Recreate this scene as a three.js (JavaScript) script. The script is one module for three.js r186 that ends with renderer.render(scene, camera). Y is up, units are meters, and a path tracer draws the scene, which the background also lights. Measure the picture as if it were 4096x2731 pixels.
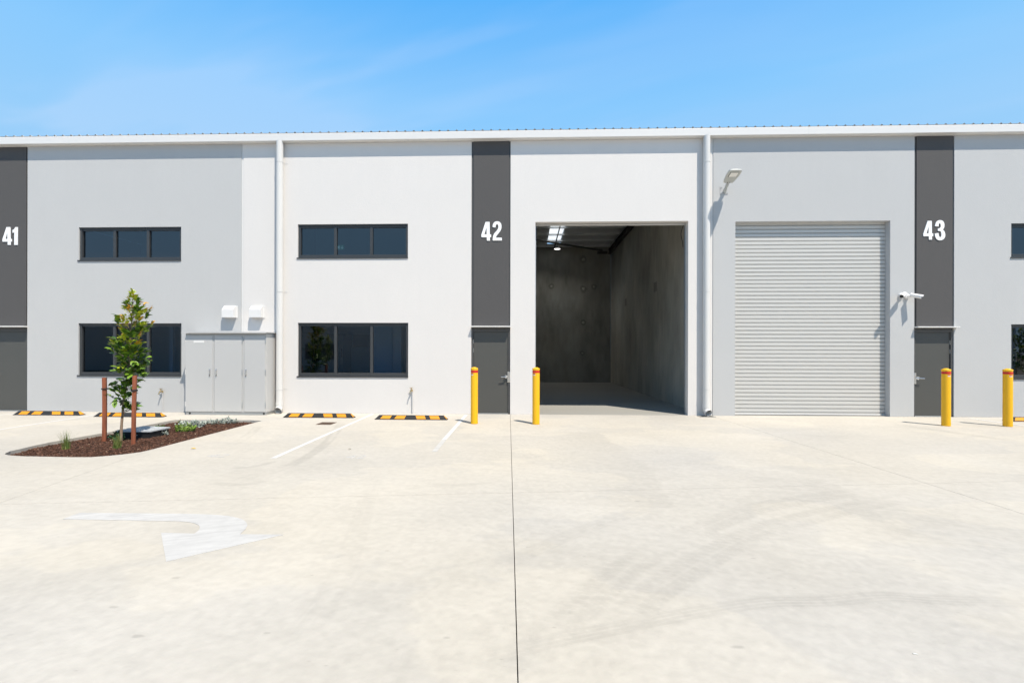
import * as THREE from 'three';
import { mergeGeometries as mergeRaw } from 'three/addons/utils/BufferGeometryUtils.js';
import { RoundedBoxGeometry } from 'three/addons/geometries/RoundedBoxGeometry.js';
import { FontLoader } from 'three/addons/loaders/FontLoader.js';

// ---------------------------------------------------------------- camera, sky, sun, exposure
const scene = new THREE.Scene();
const F = 1870, EYE = 1.64, DIST = 12.32, HORIZON = 1408;            // focal length and horizon row on the 4096 x 2731 photograph
const camera = new THREE.PerspectiveCamera(2 * Math.atan(2731 / 2 / F) * 180 / Math.PI, 4096 / 2731, 0.1, 600);
camera.position.set(0, EYE, DIST);
camera.rotation.order = 'YXZ';
camera.rotation.set(0, 1.8 * Math.PI / 180, 0.002);
camera.setViewOffset(4096, 2731, 0, -(HORIZON - 1365.5), 4096, 2731);   // lens shifted down a little: verticals stay upright
camera.updateMatrixWorld(true);

const renderer = new THREE.WebGLRenderer({ antialias: true });
renderer.toneMapping = THREE.LinearToneMapping;
renderer.toneMappingExposure = 1.25;
renderer.shadowMap.enabled = true;
renderer.setSize(1024, 682);

const SUN = new THREE.Vector3(0.35, 1, 0.43).normalize();
const sun = new THREE.DirectionalLight(new THREE.Color(1, 0.92, 0.80), 5);
sun.position.copy(SUN).multiplyScalar(60);
sun.castShadow = true;
sun.shadow.mapSize.set(4096, 4096);
Object.assign(sun.shadow.camera, { left: -32, right: 32, top: 32, bottom: -32, near: 1, far: 140 });
scene.add(sun, sun.target);

// small value noise, seeded
function rng(seed) { let s = seed >>> 0; return () => { s = (s + 0x6D2B79F5) | 0; let t = Math.imul(s ^ (s >>> 15), 1 | s); t = (t + Math.imul(t ^ (t >>> 7), 61 | t)) ^ t; return ((t ^ (t >>> 14)) >>> 0) / 4294967296; }; }
const LAT = (() => { const r = rng(77), a = new Float32Array(65536); for (let i = 0; i < 65536; i++) a[i] = r(); return a; })();
function vn(x, y) {
  const xi = Math.floor(x), yi = Math.floor(y); let fx = x - xi, fy = y - yi;
  fx = fx * fx * (3 - 2 * fx); fy = fy * fy * (3 - 2 * fy);
  const a = (xi & 255), b = ((xi + 1) & 255), c = (yi & 255) << 8, d = ((yi + 1) & 255) << 8;
  const p = LAT[a | c], q = LAT[b | c], r = LAT[a | d], s = LAT[b | d];
  return p + (q - p) * fx + (r - p + (p - q - r + s) * fx) * fy;
}
function fbm(x, y, o = 4) { let v = 0, a = 0.5, n = 0; for (let i = 0; i < o; i++) { v += a * vn(x, y); n += a; a *= 0.5; x = x * 2.03 + 17.1; y = y * 2.03 + 5.7; } return v / n; }
const sm = (a, b, x) => { const t = Math.min(1, Math.max(0, (x - a) / (b - a))); return t * t * (3 - 2 * t); };
const mix = (a, b, t) => a + (b - a) * t;

{ // sky: clear blue paling to the horizon with thin cirrus
  const W = 2048, H = 1024, data = new Float32Array(W * H * 4), K = 0.77;
  const stops = [[-90, .46, .50, .52], [-2, .62, .76, .92], [2, .39, .64, .95], [19, .335, .65, 1.0], [27, .265, .615, 1.03], [38, .10, .465, 1.01], [47, .065, .28, .66], [60, .036, .15, .34], [90, .022, .09, .21]];
  for (let j = 0; j < H; j++) {
    const el = ((j + 0.5) / H - 0.5) * 180, y = Math.sin(el * Math.PI / 180), cy = Math.cos(el * Math.PI / 180);
    let k = 0; while (k < stops.length - 2 && el > stops[k + 1][0]) k++;
    const A = stops[k], B = stops[k + 1], t = Math.min(1, Math.max(0, (el - A[0]) / (B[0] - A[0])));
    for (let i = 0; i < W; i++) {
      const az = ((i + 0.5) / W - 0.5) * 2 * Math.PI, x = Math.cos(az) * cy, z = Math.sin(az) * cy;
      let r = mix(A[1], B[1], t), g = mix(A[2], B[2], t), b = mix(A[3], B[3], t);
      if (y > 0.03) {
        const px = x / y, pz = z / y;
        const u = px * 0.93 + pz * 0.36, v = -px * 0.36 + pz * 0.93;
        const warp = fbm(u * 0.5 + 3, v * 0.5, 3) * 1.6;
        let c = sm(0.47, 0.86, fbm(u * 0.55 + warp + 2.4, v * 2.2 + warp * 0.8 + 8, 5)) * 0.75;
        c += sm(0.5, 0.9, fbm(u * 1.7 + 40, v * 7 + warp * 2, 4)) * 0.55 * sm(0.35, 0.65, fbm(u * 0.4 + 9, v * 0.4 + 2, 2));
        c *= sm(0.03, 0.25, y) * (0.3 + 1.0 * sm(1.4, -1.6, px + 0.8 * (fbm(px * 0.5 + 5.2, pz * 0.5 + 1.3, 2) - 0.5)));
        c = Math.min(c, 0.8) * 0.46;
        r = mix(r, 0.72, c * 0.62); g = mix(g, 0.84, c * 0.6); b = mix(b, 1.06, c * 0.6);
      }
      const o = (j * W + i) * 4; data[o] = r * K; data[o + 1] = g * K; data[o + 2] = b * K; data[o + 3] = 1;
    }
  }
  const tex = new THREE.DataTexture(data, W, H, THREE.RGBAFormat, THREE.FloatType);
  tex.mapping = THREE.EquirectangularReflectionMapping; tex.magFilter = tex.minFilter = THREE.LinearFilter; tex.wrapS = THREE.RepeatWrapping; tex.needsUpdate = true;
  scene.background = tex; scene.environment = tex;
}

// ---------------------------------------------------------------- helpers
// a pixel of the photograph -> the point where its ray meets the plane z = const, or the level y = const
const _m = new THREE.Vector3();
function ray(px, py) { return _m.set((px - 2048) / F, -(py - HORIZON) / F, -1).applyQuaternion(camera.quaternion); }
function P(px, py, z = 0) { const d = ray(px, py), t = (z - DIST) / d.z; return [d.x * t, EYE + d.y * t]; }
function G(px, py, y = 0) { const d = ray(px, py), t = (y - EYE) / d.y; return [d.x * t, DIST + d.z * t]; }
const X = (px, py = 1100, z = 0) => P(px, py, z)[0], Y = (px, py, z = 0) => P(px, py, z)[1];

function mergeGeometries(list) { return mergeRaw(list.some((g) => !g.index) ? list.map((g) => (g.index ? g.toNonIndexed() : g)) : list); }
const used = {};
function numbered(n) { if (!(n in used)) { used[n] = 0; return n; } used[n]++; return n + '_' + String(used[n]).padStart(3, '0'); }
function fin(o) { o.castShadow = o.receiveShadow = true; return o; }
function tag(o, label, category, group, kind) { o.userData.label = label; if (category) o.userData.category = category; if (group) o.userData.group = group; if (kind) o.userData.kind = kind; return o; }
function thing(name, label, category, pos = [0, 0, 0], group) { const g = new THREE.Group(); g.name = numbered(name); g.position.set(...pos); scene.add(g); return tag(g, label, category, group); }
function mesh(name, geo, mat, parent) { const m = fin(new THREE.Mesh(geo, mat)); m.name = parent === scene ? numbered(name) : name; parent.add(m); return m; }
function box(x0, x1, y0, y1, z0, z1) { return new THREE.BoxGeometry(x1 - x0, y1 - y0, z1 - z0).translate((x0 + x1) / 2, (y0 + y1) / 2, (z0 + z1) / 2); }
function rbox(x0, x1, y0, y1, z0, z1, r = 0.006) { return new RoundedBoxGeometry(x1 - x0, y1 - y0, z1 - z0, 2, r).translate((x0 + x1) / 2, (y0 + y1) / 2, (z0 + z1) / 2); }
function group(name, parent, pos = [0, 0, 0]) { const g = new THREE.Group(); g.name = name; g.position.set(...pos); parent.add(g); return g; }
function cyl(r0, r1, a, b, seg = 16, open = false) { // tapered cylinder from a to b
  const A = new THREE.Vector3(...a), B = new THREE.Vector3(...b), d = B.clone().sub(A), L = d.length();
  const g = new THREE.CylinderGeometry(r1, r0, L, seg, 1, open);
  return g.applyQuaternion(new THREE.Quaternion().setFromUnitVectors(new THREE.Vector3(0, 1, 0), d.normalize())).translate((A.x + B.x) / 2, (A.y + B.y) / 2, (A.z + B.z) / 2);
}
function prism(pts, depth, z0 = 0, holes = [], bevel = 0) { // outline in x, y extruded along z
  const s = new THREE.Shape(pts.map((p) => new THREE.Vector2(p[0], p[1])));
  for (const h of holes) s.holes.push(new THREE.Path(h.map((p) => new THREE.Vector2(p[0], p[1]))));
  return new THREE.ExtrudeGeometry(s, { depth, bevelEnabled: bevel > 0, bevelSize: bevel, bevelThickness: bevel, bevelOffset: -bevel, bevelSegments: 2, curveSegments: 10 }).translate(0, 0, z0);
}
const rect = (x0, x1, y0, y1) => [[x0, y0], [x1, y0], [x1, y1], [x0, y1]];
function flat(pts, y0, y1, uv) { // outline in x, z extruded up from y0 to y1
  const g = prism(pts.map(([x, z]) => [x, -z]), y1 - y0).rotateX(-Math.PI / 2).translate(0, y0, 0);
  if (uv) { const p = g.attributes.position, u = g.attributes.uv; for (let i = 0; i < p.count; i++) u.setXY(i, ...uv(p.getX(i), p.getZ(i))); }
  return g;
}
function sideways(profile, x0, x1) { // outline in z, y swept along x
  return prism(profile.map(([z, y]) => [-z, y]), x1 - x0).rotateY(Math.PI / 2).translate(x0, 0, 0);
}
const lin = (r, g, b) => new THREE.Color().setRGB(r, g, b);
function std(color, roughness = 0.7, o = {}) { return new THREE.MeshStandardMaterial({ color, roughness, ...o }); }
function texture(w, h, fn, srgb = true, wrap = THREE.RepeatWrapping) { // fn -> linear rgb 0..1
  const d = new Uint8Array(w * h * 4), enc = (v) => { v = Math.min(1, Math.max(0, v)); return Math.round(255 * (srgb ? (v <= 0.0031308 ? 12.92 * v : 1.055 * Math.pow(v, 1 / 2.4) - 0.055) : v)); };
  const out = [0, 0, 0];
  for (let j = 0; j < h; j++) for (let i = 0; i < w; i++) { fn(i, j, out); const o = (j * w + i) * 4; d[o] = enc(out[0]); d[o + 1] = enc(out[1]); d[o + 2] = enc(out[2]); d[o + 3] = 255; }
  const t = new THREE.DataTexture(d, w, h); t.wrapS = t.wrapT = wrap; t.magFilter = THREE.LinearFilter; t.minFilter = THREE.LinearMipmapLinearFilter; t.generateMipmaps = true;
  if (srgb) t.colorSpace = THREE.SRGBColorSpace; t.needsUpdate = true; return t;
}
function tile(n, f) { // f(u, v) made seamless over the unit square by blending
  return (i, j) => { const u = i / n, v = j / n; return f(u, v) * (1 - u) * (1 - v) + f(u - 1, v) * u * (1 - v) + f(u, v - 1) * (1 - u) * v + f(u - 1, v - 1) * u * v; };
}

// ---------------------------------------------------------------- materials
// acrylic render coat on tilt-up panels: fine sandy relief, faint roller patches (uv in metres)
const coatNoise = tile(512, (u, v) => fbm(u * 9 + 20, v * 5 + 20, 4));
const coatFine = tile(512, (u, v) => vn(u * 170 + 40, v * 170 + 40) * 0.6 + vn(u * 90 + 50, v * 90 + 50) * 0.4);
const coatRun = tile(512, (u, v) => fbm(u * 26 + 30, v * 2.2 + 30, 4));
const coatMap = texture(512, 512, (i, j, o) => { const n = 0.955 + 0.035 * (coatNoise(i, j) - 0.5) + 0.018 * (coatRun(i, j) - 0.5) + 0.035 * (coatFine(i, j) - 0.5); o[0] = n; o[1] = n; o[2] = n; });
coatMap.repeat.set(0.31, 0.31);
const coatBump = texture(512, 512, (i, j, o) => { const n = coatFine(i, j); o[0] = o[1] = o[2] = n; }, false); coatBump.repeat.set(0.9, 0.9);
const coat = (r, g, b) => std(lin(r, g, b), 0.86, { map: coatMap, bumpMap: coatBump, bumpScale: 0.0022 });
const M = {
  white: coat(0.715, 0.687, 0.662), paleGrey: coat(0.515, 0.515, 0.512), grey: coat(0.500, 0.502, 0.502), charcoal: coat(0.083, 0.080, 0.080),
  charcoalFlat: std(lin(0.078, 0.078, 0.078), 0.55), doorPaint: std(lin(0.074, 0.074, 0.068), 0.5), frame: std(lin(0.052, 0.055, 0.058), 0.42, { metalness: 0.15 }),
  sealWhite: std(lin(0.70, 0.69, 0.68), 0.8), sealDark: std(lin(0.035, 0.035, 0.037), 0.8),
  metalWhite: std(lin(0.70, 0.685, 0.665), 0.42), pipe: std(lin(0.645, 0.635, 0.615), 0.4), cabinet: std(lin(0.515, 0.51, 0.50), 0.5), vent: std(lin(0.72, 0.71, 0.70), 0.45),
  slat: std(lin(0.565, 0.555, 0.53), 0.38), galv: std(lin(0.52, 0.54, 0.55), 0.42, { metalness: 0.85 }), steel: std(lin(0.66, 0.64, 0.6), 0.28, { metalness: 0.95 }), chrome: std(lin(0.8, 0.8, 0.8), 0.14, { metalness: 1 }),
  black: std(lin(0.014, 0.014, 0.015), 0.6), rubber: std(lin(0.02, 0.02, 0.021), 0.75), darkSteel: std(lin(0.07, 0.065, 0.06), 0.6, { metalness: 0.3 }),
  yellow: std(lin(0.82, 0.44, 0.004), 0.5), reflector: std(lin(0.72, 0.29, 0.010), 0.55), red: std(lin(0.55, 0.012, 0.012), 0.4), stickerWhite: std(lin(0.75, 0.74, 0.72), 0.5),
  brass: std(lin(0.52, 0.40, 0.22), 0.35, { metalness: 0.9 }), letter: std(lin(0.90, 0.90, 0.90), 0.45), plaster: std(lin(0.62, 0.62, 0.61), 0.9), joinery: std(lin(0.26, 0.24, 0.22), 0.6),
  camWhite: std(lin(0.76, 0.755, 0.75), 0.35), lampGrey: std(lin(0.44, 0.45, 0.43), 0.45), lens: std(lin(0.78, 0.76, 0.72), 0.25), soil: std(lin(0.045, 0.026, 0.018), 0.95),
};
M.purlin = std(lin(0.6, 0.61, 0.61), 0.45, { metalness: 0.35 });
M.glass = new THREE.MeshPhysicalMaterial({ color: lin(0.23, 0.35, 0.48), roughness: 0.015, metalness: 0, transmission: 1, thickness: 0, ior: 1.9 });
M.translucent = new THREE.MeshPhysicalMaterial({ color: lin(0.95, 0.96, 0.95), roughness: 0.95, transmission: 0.8, thickness: 0, ior: 1.4 });

// yard concrete: one 36 x 13 m sheet of stains, patches and tyre marks, then mirrored on
const GX0 = -18, GW = 36, GZ0 = -0.6, GH = 13;
const yardUV = (x, z) => [(x - GX0) / GW, (z - GZ0) / GH];
const yardMap = (() => {
  const N = 2048, marks = new Float32Array(N * N), rnd = rng(5);
  const put = (x, z, v) => { const i = Math.round((x - GX0) / GW * N), j = Math.round((z - GZ0) / GH * N); if (i >= 0 && j >= 0 && i < N && j < N) marks[j * N + i] = Math.max(marks[j * N + i], v); };
  // tyre marks: px polylines on the yard, tread blocks printed across the width
  const track = (pts, width, strength, tread, start = 0, ribs = 0) => {
    const c = new THREE.CatmullRomCurve3(pts.map(([a, b]) => { const [x, z] = G(a, b); return new THREE.Vector3(x, 0, z); }));
    const L = c.getLength(), n = Math.ceil(L / 0.004);
    for (let k = 0; k <= n; k++) {
      const p = c.getPointAt(k / n), t = c.getTangentAt(k / n), s = k / n * L;
      for (let w = -1; w <= 1; w += 0.02) {
        const x = p.x - t.z * w * width / 2, z = p.z + t.x * w * width / 2;
        let v = 0.35 + 0.65 * fbm(x * 5, z * 5, 3);
        if (tread) { const q = (s + Math.abs(w) * 0.05) / tread; const bl = Math.abs(w) > 0.55 ? sm(0.3, 0.5, Math.abs(q % 1 - 0.5) * 2) : sm(0.2, 0.45, Math.abs((q + 0.5) % 1 - 0.5) * 2) * (Math.abs(w) > 0.12 ? 1 : 0.3); v *= 0.35 + 0.9 * bl; }
        if (ribs) v *= Math.abs(((w + 1) * ribs) % 1 - 0.5) > 0.16 ? 1 : 0.15;
        v *= sm(1.0, 0.75, Math.abs(w)) * sm(0.28, 0.62, fbm(s * 0.9 + start, w * 0.6 + start, 3) + 0.12) * sm(0, 0.15, k / n) * sm(1, 0.82, k / n);
        put(x, z, v * strength);
      }
    }
  };
  track([[1960, 2731], [2180, 2548], [2348, 2398], [2554, 2239], [2796, 2118], [3020, 2034], [3300, 1983], [3534, 1955]], 0.30, 0.075, 0.075, 1);
  track([[2260, 2731], [2423, 2585], [2554, 2407], [2703, 2305], [2890, 2193], [3058, 2118], [3300, 2053], [3580, 1997], [3795, 1978]], 0.30, 0.09, 0.075, 9);
  track([[1760, 2690], [1900, 2646], [2180, 2566], [2460, 2510], [2740, 2454], [3067, 2407], [3300, 2403], [3534, 2384], [3767, 2398], [4200, 2410]], 0.17, 0.095, 0.045, 14, 2.5);
  track([[1365, 1688], [1330, 1740], [1280, 1790], [1180, 1850], [1050, 1900]], 0.20, 0.15, 0, 21, 2.5);
  track([[1035, 1702], [985, 1745], [900, 1790]], 0.20, 0.12, 0, 25, 2.5);
  track([[3440, 1980], [3500, 2080], [3700, 2150], [4150, 2200]], 0.2, 0.07, 0, 33, 1.5);
  track([[2000, 2260], [2300, 2130], [2640, 2010]], 0.18, 0.07, 0, 35, 1.5);
  track([[3540, 1690], [3760, 1722], [4096, 1770]], 0.3, 0.10, 0.07, 41);
  track([[1500, 1900], [1300, 2400], [1000, 2731]], 0.2, 0.05, 0, 47, 1.5);
  const blob = (px, py, w, h, v) => { const [x, z] = G(px, py), k = z < 6 ? 1 : 1.5; for (let a = -1; a <= 1; a += 0.02) for (let b = -1; b <= 1; b += 0.02) { const d = Math.hypot(a, b) + 0.5 * (fbm(px + a * 3, py + b * 3, 2) - 0.5); if (d < 0.8) put(x + a * w * k, z + b * h * k, v * sm(0.8, 0.55, d)); } };
  for (const [a, b, w] of [[448, 2427, .035], [543, 2543, .04], [1778, 2549, .02], [2943, 2586, .035], [1058, 2530, .012], [700, 2310, .03], [2110, 2187, .012], [3012, 2232, .012], [3270, 2125, .012], [2545, 2004, .03]]) blob(a, b, w * 0.6, w * 0.3, 0.16);
  track([[920, 1872], [1010, 1866], [1110, 1842]], 0.09, 0.16, 0, 51); track([[850, 1932], [960, 1938], [1080, 1922]], 0.12, 0.10, 0, 53); track([[1700, 1935], [1830, 1940], [1990, 1926]], 0.1, 0.08, 0, 57);
  for (let k = 0; k < 2600; k++) { const x = mix(GX0, GX0 + GW, rnd()), z = mix(0.1, 11.5, rnd()); put(x, z, 0.08 + 0.42 * rnd() * rnd() * rnd()); }
  // soft film left by a spill, with a ragged edge, in front of the open doorway
  const edge = [[2395, 1728], [2430, 1752], [2500, 1790], [2530, 1830], [2590, 1852], [2640, 1905], [2665, 1935], [2640, 1965], [2700, 2030]].map(([a, b]) => G(a, b));
  const inFilm = (x, z) => { let e = null; for (let k = 0; k < edge.length - 1; k++) if (z >= edge[k][1] && z < edge[k + 1][1]) e = mix(edge[k][0], edge[k + 1][0], (z - edge[k][1]) / (edge[k + 1][1] - edge[k][1])); if (e === null) return 0; const d = e - x + 0.25 * (fbm(x * 4, z * 4, 4) - 0.5); return sm(0, 0.05, d) * sm(1.6, 0.2, d); };
  return texture(N, N, (i, j, o) => {
    const x = GX0 + i / N * GW, z = GZ0 + j / N * GH;
    const big = fbm(x * 0.33 + 3, z * 0.33 + 7, 4), wp = fbm(x * 0.4 + 20, z * 0.4 + 9, 3) * 3, mid = fbm(x * 0.8 + wp + 11, z * 1.15 - wp + 31, 6), br = fbm(x * 2.2 + z * 5 + 5, z * 17 - x * 5, 3), fine = fbm(x * 22, z * 22, 3);
    const patch = sm(0.50, 0.545, fbm(x * 0.55 + 60, z * 0.8 + 12, 5)), hue = fbm(x * 0.4 + 90, z * 0.4 + 44, 3);
    let v = 0.438 * (1 + 0.13 * (big - 0.5) + 0.17 * (mid - 0.5) + 0.07 * (br - 0.5) + 0.16 * (fine - 0.5) + 0.05 * (patch - 0.5));
    v *= 1 - marks[j * N + i] * 1.15 - 0.055 * inFilm(x, z) * (0.4 + 1.2 * mid);
    const warm = 0.062 + 0.06 * (hue - 0.5) + 0.014 * patch;
    o[0] = v * (0.985 + warm); o[1] = v * (0.958 + warm * 0.35); o[2] = v * (0.925 - warm * 0.9);
  }, true, THREE.MirroredRepeatWrapping);
})();
const yardBumpT = texture(512, 512, (() => { const f = tile(512, (u, v) => fbm(u * 60 + 9, v * 60 + 9, 4)); return (i, j, o) => { o[0] = o[1] = o[2] = f(i, j); }; })(), false); yardBumpT.repeat.set(14, 5);
M.yard = std(lin(1, 1, 1), 0.82, { map: yardMap, bumpMap: yardBumpT, bumpScale: 0.004 });
// worn road paint
const paintMap = texture(512, 512, (() => { const f = tile(512, (u, v) => fbm(u * 30 + 5, v * 30 + 5, 4)), g = tile(512, (u, v) => fbm(u * 8 + 15, v * 60 + u * 20 + 5, 3)); return (i, j, o) => { const v = 0.478 + 0.10 * (f(i, j) - 0.5) + 0.17 * (g(i, j) - 0.5); o[0] = v; o[1] = v * 0.975; o[2] = v * 0.935; }; })());
paintMap.repeat.set(0.5, 0.5);
M.paint = std(lin(1, 1, 1), 0.75, { map: paintMap });
const lineMap = texture(256, 256, (() => { const f = tile(256, (u, v) => fbm(u * 20 + 5, v * 20 + 5, 4)); return (i, j, o) => { const v = 0.57 + 0.09 * (f(i, j) - 0.5); o[0] = v; o[1] = v * 0.985; o[2] = v * 0.965; }; })());
M.paintLine = std(lin(1, 1, 1), 0.75, { map: lineMap });
M.paintFaint = std(lin(0.9, 0.9, 0.9), 0.8, { map: paintMap });
// bare precast concrete indoors (uv 0..1 over one wall): mottled, with vertical run marks and filled lifting points
function precast(seed, w, h, spots, patches, base) {
  return texture(1024, 768, (i, j, o) => {
    const x = i / 1024 * w, y = j / 768 * h;
    const a = fbm(x * 0.5 + seed, y * 0.35 + seed, 4), b = fbm(x * 1.1 + seed * 2, y * 0.45 + 4, 5), c = fbm(x * 7 + seed, y * 2.2, 4), hue = fbm(x * 0.6 + seed + 70, y * 0.5, 3);
    let v = base * (1 + 0.7 * (a - 0.5) + 0.6 * (b - 0.5) + 0.35 * (c - 0.5));
    for (const [sx, sy, r] of spots) { const d = Math.hypot(x - sx, y - sy) / r + 0.5 * (fbm(x * 9, y * 9, 2) - 0.5); if (d < 1) v *= d < 0.3 ? 1.5 : 1 - 0.3 * sm(1, 0.75, d); }
    for (const [sx, sy, pw, ph] of patches) if (Math.abs(x - sx) < pw && Math.abs(y - sy) < ph) v *= 0.62;
    o[0] = v * (1.03 + 0.12 * (hue - 0.5)); o[1] = v * 1.0; o[2] = v * (0.87 - 0.1 * (hue - 0.5));
  });
}

// ---------------------------------------------------------------- ground
tag(mesh('ground', new THREE.PlaneGeometry(500, 500).rotateX(-Math.PI / 2).translate(0, -0.13, 0), std(lin(0.16, 0.14, 0.11), 0.95), scene), 'bare earth under and around the concrete yard', undefined, undefined, 'structure');
const yard = new THREE.Group(); yard.name = 'concrete_yard'; tag(yard, 'pale concrete yard cast in slabs with sawn joints', undefined, undefined, 'structure'); scene.add(yard);
// garden bed outline, walked along its back edge from the slab joint and round its rounded tip
const bedBack = [[1046, 1683], [1000, 1680], [700, 1679], [640, 1690], [563, 1705], [433, 1728], [293, 1752], [203, 1768], [130, 1783], [81, 1795], [40, 1804], [22, 1811]].map(([a, b]) => G(a, b));
const bedFront = [[16, 1816], [30, 1820], [80, 1824], [180, 1826], [280, 1828], [360, 1828], [430, 1823], [500, 1816], [560, 1808], [600, 1799]].map(([a, b]) => G(a, b));
const bed = [...bedBack, ...bedFront];
{
  const cut = (poly, [ax, az], [bx, bz], gap) => { // part of poly on the side of a->b where cross > gap
    const nx = bz - az, nz = -(bx - ax), l = Math.hypot(nx, nz), f = ([x, z]) => ((x - ax) * nx + (z - az) * nz) / l - gap, out = [];
    poly.forEach((p, i) => { const q = poly[(i + 1) % poly.length], u = f(p), v = f(q); if (u >= 0) out.push(p); if (u * v < 0) { const t = u / (u - v); out.push([mix(p[0], q[0], t), mix(p[1], q[1], t)]); } });
    return out;
  };
  const L = { bay: [G(595, 1802), G(17, 2004)], centre: [G(2041, 1657), G(2072, 2731)], door: [G(2850, 1664), G(4096, 2055)], cross: [G(255, 2011), G(4096, 1924)] };
  const flip = ([a, b]) => [b, a];
  const piece = (poly, g = 0.003) => { if (poly.length > 2) mesh('slab', flat(poly, -0.12, 0, yardUV), M.yard, yard); };
  const big = [[-34, 0.002], [34, 0.002], [34, 44], [-34, 44]];
  const both = (polys, line, gap) => polys.flatMap((p) => [cut(p, ...line, gap), cut(p, ...flip(line), gap)]);
  let polys = [big];
  polys = both(polys, L.centre, 0.0032); polys = both(polys, L.door, 0.003); polys = both(polys, L.bay, 0.0025); polys = both(polys, L.cross, 0.0025);
  polys = both(polys, [[-34, 17.5], [34, 17.5]], 0.003); polys = both(polys, [[-14.2, 0], [-14.2, 44]], 0.003); polys = both(polys, [[14.6, 0], [14.6, 44]], 0.003);
  // the slabs either side of the bay joint are cast round the bed
  const [[jx, jz], [kx, kz]] = L.bay, jl = Math.hypot(kx - jx, kz - jz), off = ([x, z]) => ((x - jx) * (kz - jz) - (z - jz) * (kx - jx)) / jl;
  for (const poly of polys) {
    if (poly.length < 3) continue;
    const out = [];
    poly.forEach((p, i) => {
      const q = poly[(i + 1) % poly.length]; out.push(p);
      const touches = Math.abs(off(p)) < 0.02 && Math.abs(off(q)) < 0.02 && Math.min(p[1], q[1]) < bed[4][1] && Math.max(p[1], q[1]) > bed[bed.length - 1][1];
      if (!touches) return;
      const side = Math.sign(off(poly.reduce((a, v) => [a[0] + v[0] / poly.length, a[1] + v[1] / poly.length], [0, 0])));
      const part = side > 0 ? cut(bed, ...L.bay, 0.0025) : cut(bed, ...flip(L.bay), 0.0025), n = part.length;
      const onLine = part.map((v, k) => (Math.abs(off(v)) < 0.004 ? k : -1)).filter((k) => k >= 0);
      const [s0, s1] = part[onLine[0]][1] < part[onLine[1]][1] ? onLine : [onLine[1], onLine[0]]; // back crossing, front crossing
      const dir = (s0 + 1) % n === s1 ? -1 : 1, chain = []; for (let k = s0; ; k = (k + dir + n) % n) { chain.push(part[k]); if (k === s1) break; }
      if (p[1] > q[1]) chain.reverse(); out.push(...chain);
    });
    piece(out);
  }
}
// painted lines
function stripe(name, a, b, w, mat, label) {
  const [ax, az] = G(...a), [bx, bz] = G(...b), l = Math.hypot(bx - ax, bz - az), nx = -(bz - az) / l * w / 2, nz = (bx - ax) / l * w / 2;
  const m = mesh(name, flat([[ax + nx, az + nz], [bx + nx, bz + nz], [bx - nx, bz - nz], [ax - nx, az - nz]], 0.0005, 0.004, (x, z) => [x, z]), mat, scene);
  return tag(m, label, 'road marking', 'white bay lines', 'structure');
}
stripe('bay_line', [1490, 1656], [1092, 1833], 0.085, M.paintLine, 'white bay line between the two wheel stops of unit 42');
stripe('bay_line', [1864, 1660], [1775, 1760], 0.085, M.paintLine, 'white bay line running out beside the door of unit 42');
stripe('bay_line', [1776, 1759], [1738, 1806], 0.085, M.paint, 'worn end of the white bay line beside the door of unit 42');
stripe('bay_line', [377, 1660], [-60, 1727], 0.085, M.paintLine, 'white bay line between the wheel stops of unit 41');
stripe('bay_line', [60, 1654], [-200, 1680], 0.085, M.paintLine, 'white bay line in front of the door of unit 41');
stripe('bay_line', [3880, 1673], [4160, 1711], 0.085, M.paintLine, 'white bay line behind the bollard of unit 43');
{
  const q = (x, y) => [200 + x / 2.352, 2000 + y / 2.352], v2 = (p) => { const [x, z] = G(...p); return new THREE.Vector2(x, -z); };
  const s = new THREE.Shape(), mv = (x, y) => { const p = v2(q(x, y)); s.moveTo(p.x, p.y); }, ln = (x, y) => { const p = v2(q(x, y)); s.lineTo(p.x, p.y); };
  const sp = (...pts) => s.splineThru(pts.map(([x, y]) => v2(q(x, y))));
  mv(118, 181); ln(275, 122); ln(800, 126); ln(1280, 131); sp([1500, 138], [1680, 153], [1800, 182], [1850, 222], [1845, 262], [1785, 323]); ln(2200, 327); ln(1620, 459); ln(1088, 582); ln(1040, 310); ln(1355, 318); sp([1398, 283], [1402, 250], [1370, 225], [1300, 209], [1180, 200]); ln(480, 188);
  const g = new THREE.ExtrudeGeometry(s, { depth: 0.0035, bevelEnabled: false, curveSegments: 40 }).rotateX(-Math.PI / 2).translate(0, 0.0005, 0);
  const p = g.attributes.position; for (let i = 0; i < p.count; i++) g.attributes.uv.setXY(i, p.getX(i), p.getZ(i));
  tag(mesh('painted_arrow', g, M.paint, scene), 'large white arrow curving back on itself on the concrete yard', 'road marking', undefined, 'structure');
  const font = await new FontLoader().loadAsync('fonts/droid/droid_sans_regular.typeface.json');
  for (const [px, py, w, label] of [[818, 1828, 0.29, 'small stencilled number 42 in the bay by the garden bed'], [1377, 1833, 0.29, 'faint stencilled number 42 in the bay before the drain grate']]) {
    const [x, z] = G(px, py);
    const g2 = new THREE.ExtrudeGeometry(font.generateShapes('42', 0.2), { depth: 0.003, bevelEnabled: false, curveSegments: 6 }); g2.computeBoundingBox();
    const bw = g2.boundingBox.max.x; g2.scale(w / bw, 1.05, 1).rotateX(-Math.PI / 2).translate(x, 0.0005, z);
    tag(mesh('bay_number', g2, M.paint, scene), label, 'road marking', undefined, 'structure');
  }
}

// ---------------------------------------------------------------- the building
const building = thing('warehouse_building', 'long white and grey tilt-panel warehouse with units 41, 42 and 43', 'building');
const TOP = 7.205, TH = 0.18;
const XL = -21, XR = 21;
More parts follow.
